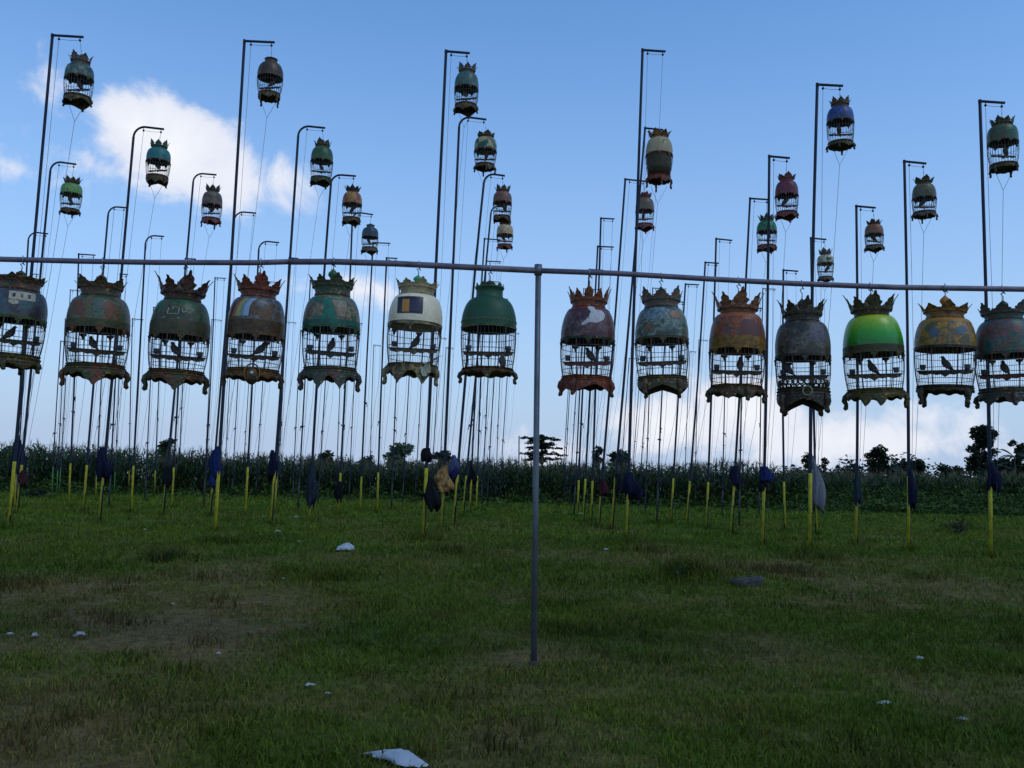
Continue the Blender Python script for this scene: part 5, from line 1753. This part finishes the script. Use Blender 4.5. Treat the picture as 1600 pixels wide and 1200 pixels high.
# weeds and scrub: rough margin in front of the maize, deeper on the right
def build_scrub():
    cs, rs = [], []
    r = random.Random(12)
    for i in range(420):
        x = r.uniform(-30, 15)
        y = float(field_edge(x)) - 2.6 * r.random() ** 2.2 + .8
        h = r.uniform(.12, .35) + .5 * r.random() ** 4
        cs.append((x, y, gz(x, y) + h * .7)); rs.append((r.uniform(.3, .7), .35, h))
    for i in range(620):
        x = r.uniform(13, 40)
        y = 53 - 10.5 * r.random() ** 1.4
        h = (.22 + .8 * float(fbm(np.array(x * .35), np.array(y * .35), 14, 3)) ** 1.5 + r.uniform(0, .3)) * (.5 if y < 46 else 1.15)
        cs.append((x, y, gz(x, y) + h * .8)); rs.append((r.uniform(.5, 1.1), .6, h))
    for i in range(420):
        x = r.uniform(-26, 30)
        y = float(field_edge(x)) - .5 - 9 * r.random() ** 2.5
        h = r.uniform(.06, .2)
        cs.append((x, y, gz(x, y) + h * .6)); rs.append((r.uniform(.15, .5), .3, h))
    V, T, C = leaf_cloud(cs, rs, 60, .09, (.052, .088, .016), .7, seed=3)
    me = np_mesh('scrub', V, T, C, leafm)
    tag(obj('weed_scrub', me), 'rough green weeds and low scrub along the edge of the maize field', 'weeds', kind='stuff')


build_scrub()


def bush(label, px, py, wpx, hpx, color, seed, leaf=.05):
    p = on_ground(px, py)
    s = p.y / F
    r = random.Random(seed)
    w, h = wpx * s, hpx * s
    b = empty('weed_bush', p)
    tag(b, label, 'bush', 'low bushes in the field')
    cs = [(r.uniform(-.35, .35) * w, r.uniform(-.25, .25) * w, h * r.uniform(.3, .75)) for _ in range(7)]
    rs = [(w * r.uniform(.14, .26), w * .2, h * r.uniform(.22, .36)) for _ in range(7)]
    mb = MB()
    for c in cs:
        mb.add(tube([(0, 0, -.02), (c[0] * .5, c[1] * .5, c[2] * .6), c], [.008, .006, .003], 5))
    obj('stems', mesh_from(mb, 'stems', True, [bark]), b)
    V, T, C = leaf_cloud(cs, rs, 380 * (.3 / max(w, .3)), leaf, color, .5, seed=seed)
    obj('foliage', np_mesh('foliage', V, T, C, leafm), b)


bush('dark straggly bush in the grass at the right, below the golden tan cage', 1492, 836, 70, 32, (.035, .035, .02), 2, .045)
bush('leafy green weed left of the earth mound', 1070, 902, 40, 20, (.03, .08, .025), 3, .03)
bush('round dark green tuft at left below the moss green and letter-marked cages', 254, 878, 30, 16, (.022, .05, .018), 4, .025)
bush('dark bush at the scrub edge right of the bright green cage pole', 1372, 800, 60, 22, (.02, .035, .014), 5, .07)
bush('bright green bush at the scrub edge right of the rust red cage poles', 1178, 792, 50, 22, (.035, .085, .02), 6, .07)
bush('dark green bush at the scrub edge near the right side', 1462, 790, 46, 24, (.02, .045, .016), 7, .07)
bush('dark bush at the scrub edge by the right picture edge', 1582, 800, 60, 36, (.02, .045, .016), 8, .07)
bush('dark bush at the maize edge on the far left', 52, 781, 60, 20, (.015, .03, .012), 9, .07)

# ------------------------------------------------------------------ litter and stone
plast = material('thin_white_plastic', (.50, .52, .52), .4, 0, .5, noise=((.45, .48, .52), 12, .4, .6), transl=.25)
paper = material('paper_scrap', (.42, .42, .40), .8, transl=.1, noise=((.26, .26, .24), 40, .4, .6))
greenpl = material('green_plastic', (.18, .45, .18), .4, 0, .5, transl=.2)


def crumple(w, d, h, seed, sharp=1.0):
    """a crumpled hollow sheet: an open folded shell lying on the grass"""
    r = np.random.default_rng(seed)
    n = 20 if w > .12 else 6
    g = np.linspace(-1, 1, n)
    X, Y = np.meshgrid(g, g)
    rad = np.sqrt(X ** 2 + Y ** 2)
    o1 = seed * 3.1
    Z = np.clip(1 - rad ** 2, 0, 1) ** .6
    Z = Z * (.45 + .9 * fbm(X * 2.2 + o1 + 20, Y * 2.2 + 20, seed, 3)) + .25 * sharp * np.abs(fbm(X * 5 + o1 + 30, Y * 5 + 30, seed + 3, 2) - .5)
    ang = np.arctan2(Y, X)
    out = .75 + .35 * np.sin(ang * 2 + o1) * .5 + .25 * (vnoise(np.cos(ang) * 2 + o1 + 9, np.sin(ang) * 2 + 9, seed) - .5) * 2
    V = np.stack([X * out * w * .5, Y * out * d * .5, Z * h + .006], -1).reshape(-1, 3)
    V[:, 2] += (h * .7 * np.abs(fbm(X * 9 + o1 + 60, Y * 4 + 60, seed + 9, 3) - .5) * Z).ravel()
    V += r.normal(0, min(w, h) * .016 if n > 10 else h * .22, V.shape)
    i = np.arange(n * n).reshape(n, n)
    T = np.stack([i[:-1, :-1], i[:-1, 1:], i[1:, 1:], i[1:, :-1]], -1).reshape(-1, 4)
    return V, T


def litter(name, label, px, py, wpx, hpx, mat, seed, cat='litter'):
    p = on_ground(px, py)
    s = p.y / F
    V, T = crumple(wpx * s, max(wpx * s * .6, .03), hpx * s * (.45 if wpx < 28 else .6), seed)
    if wpx > 60:
        V[:, 1] *= .25 + .75 * np.clip((V[:, 0] / (wpx * s) + .5) * 1.6, 0, 1)
        V[:, 2] *= .3 + .7 * np.clip((V[:, 0] / (wpx * s) + .5) * 1.6, 0, 1)
    me = np_mesh(name, V, T, None, mat)
    o = obj(name, me, None, (p.x, p.y, p.z + .02), (0, 0, random.uniform(-.3, .3)))
    sol = o.modifiers.new('thick', 'SOLIDIFY')
    sol.thickness = .002
    tag(o, label, cat, 'litter on the grass')


litter('plastic_bag', 'large crumpled white plastic bag at the bottom edge', 615, 1192, 118, 20, plast, 1, 'plastic bag')
litter('plastic_bag', 'white plastic bag puffed up in mid grass below the teal marbled cage', 540, 862, 30, 16, plast, 2, 'plastic bag')
for n, (px, py, w, h, lab) in enumerate([
        (55, 998, 14, 8, 'white paper scrap on dry grass at left, between two dimmer scraps'), (16, 996, 14, 6, 'dim paper scrap at the left picture edge'), (125, 998, 20, 11, 'torn translucent wrapper on dry grass at left'),
        (341, 1027, 9, 5, 'tiny paper scrap left of centre below the rainbow cage'), (483, 1077, 19, 6, 'white wrapper in the grass left of the post foot'), (512, 1090, 9, 4, 'tiny white scrap right of the white wrapper'),
        (1383, 1105, 26, 6, 'flat white carton strip on the grass at lower right'), (1436, 1034, 15, 8, 'pale crumpled paper ball on the grass at right'), (463, 810, 10, 4, 'white scrap near the poles, farthest of the three left of the puffed bag'),
        (434, 833, 11, 5, 'white scrap near the poles, middle one of the three left of the puffed bag'), (468, 849, 9, 3, 'white scrap nearest the puffed bag on its left'), (576, 793, 10, 5, 'white scrap far back between two yellow pole feet'),
        (947, 861, 12, 3, 'faint white scrap in grass right of the post'), (226, 830, 7, 3, 'tiny yellowish scrap behind the dark green tuft'), (443, 908, 6, 4, 'tiny upright scrap on the dry patch'), (270, 948, 6, 3, 'speck of white paper in the middle of the dry patch'), (1505, 1130, 20, 4, 'grey film scrap on the grass at far lower right')]):
    litter('paper_scrap', lab, px, py, w, h, paper, 20 + n, 'paper scrap')
litter('green_plastic_scrap', 'light green plastic scrap at the foot of the poles right of the post', 905, 806, 22, 7, greenpl, 60, 'plastic scrap')

# flat grey stone lying on the earth mound
p = on_ground(1166, 912)
s = p.y / F
rings = []
rs_ = random.Random(8)
w, h = 52 * s, 9 * s
for i, (q, zq) in enumerate([(.98, -.03), (1.0, .03), (.93, h * .75), (.8, h), (.35, h * 1.02)]):
    rings.append([(w * .5 * q * math.cos(a) * (1 + .1 * math.sin(3 * a + 1)) , w * .33 * q * math.sin(a) * (1 + .12 * math.sin(2 * a)), zq + .01 * math.sin(5 * a + i) + (.02 * math.cos(a) if zq > 0 else 0)) for a in np.linspace(0, 2 * math.pi, 15)[:-1]])
o = obj('flat_stone', mesh_from(loft(rings), 'flat_stone', False, [material('weathered_stone', (.055, .049, .042), .85, noise=((.016, .015, .013), 14, .4, .65), bump=(30, .5))]), None, (p.x, p.y, p.z))
tag(o, 'flat grey stone slab lying on the earth mound at right', 'stone')
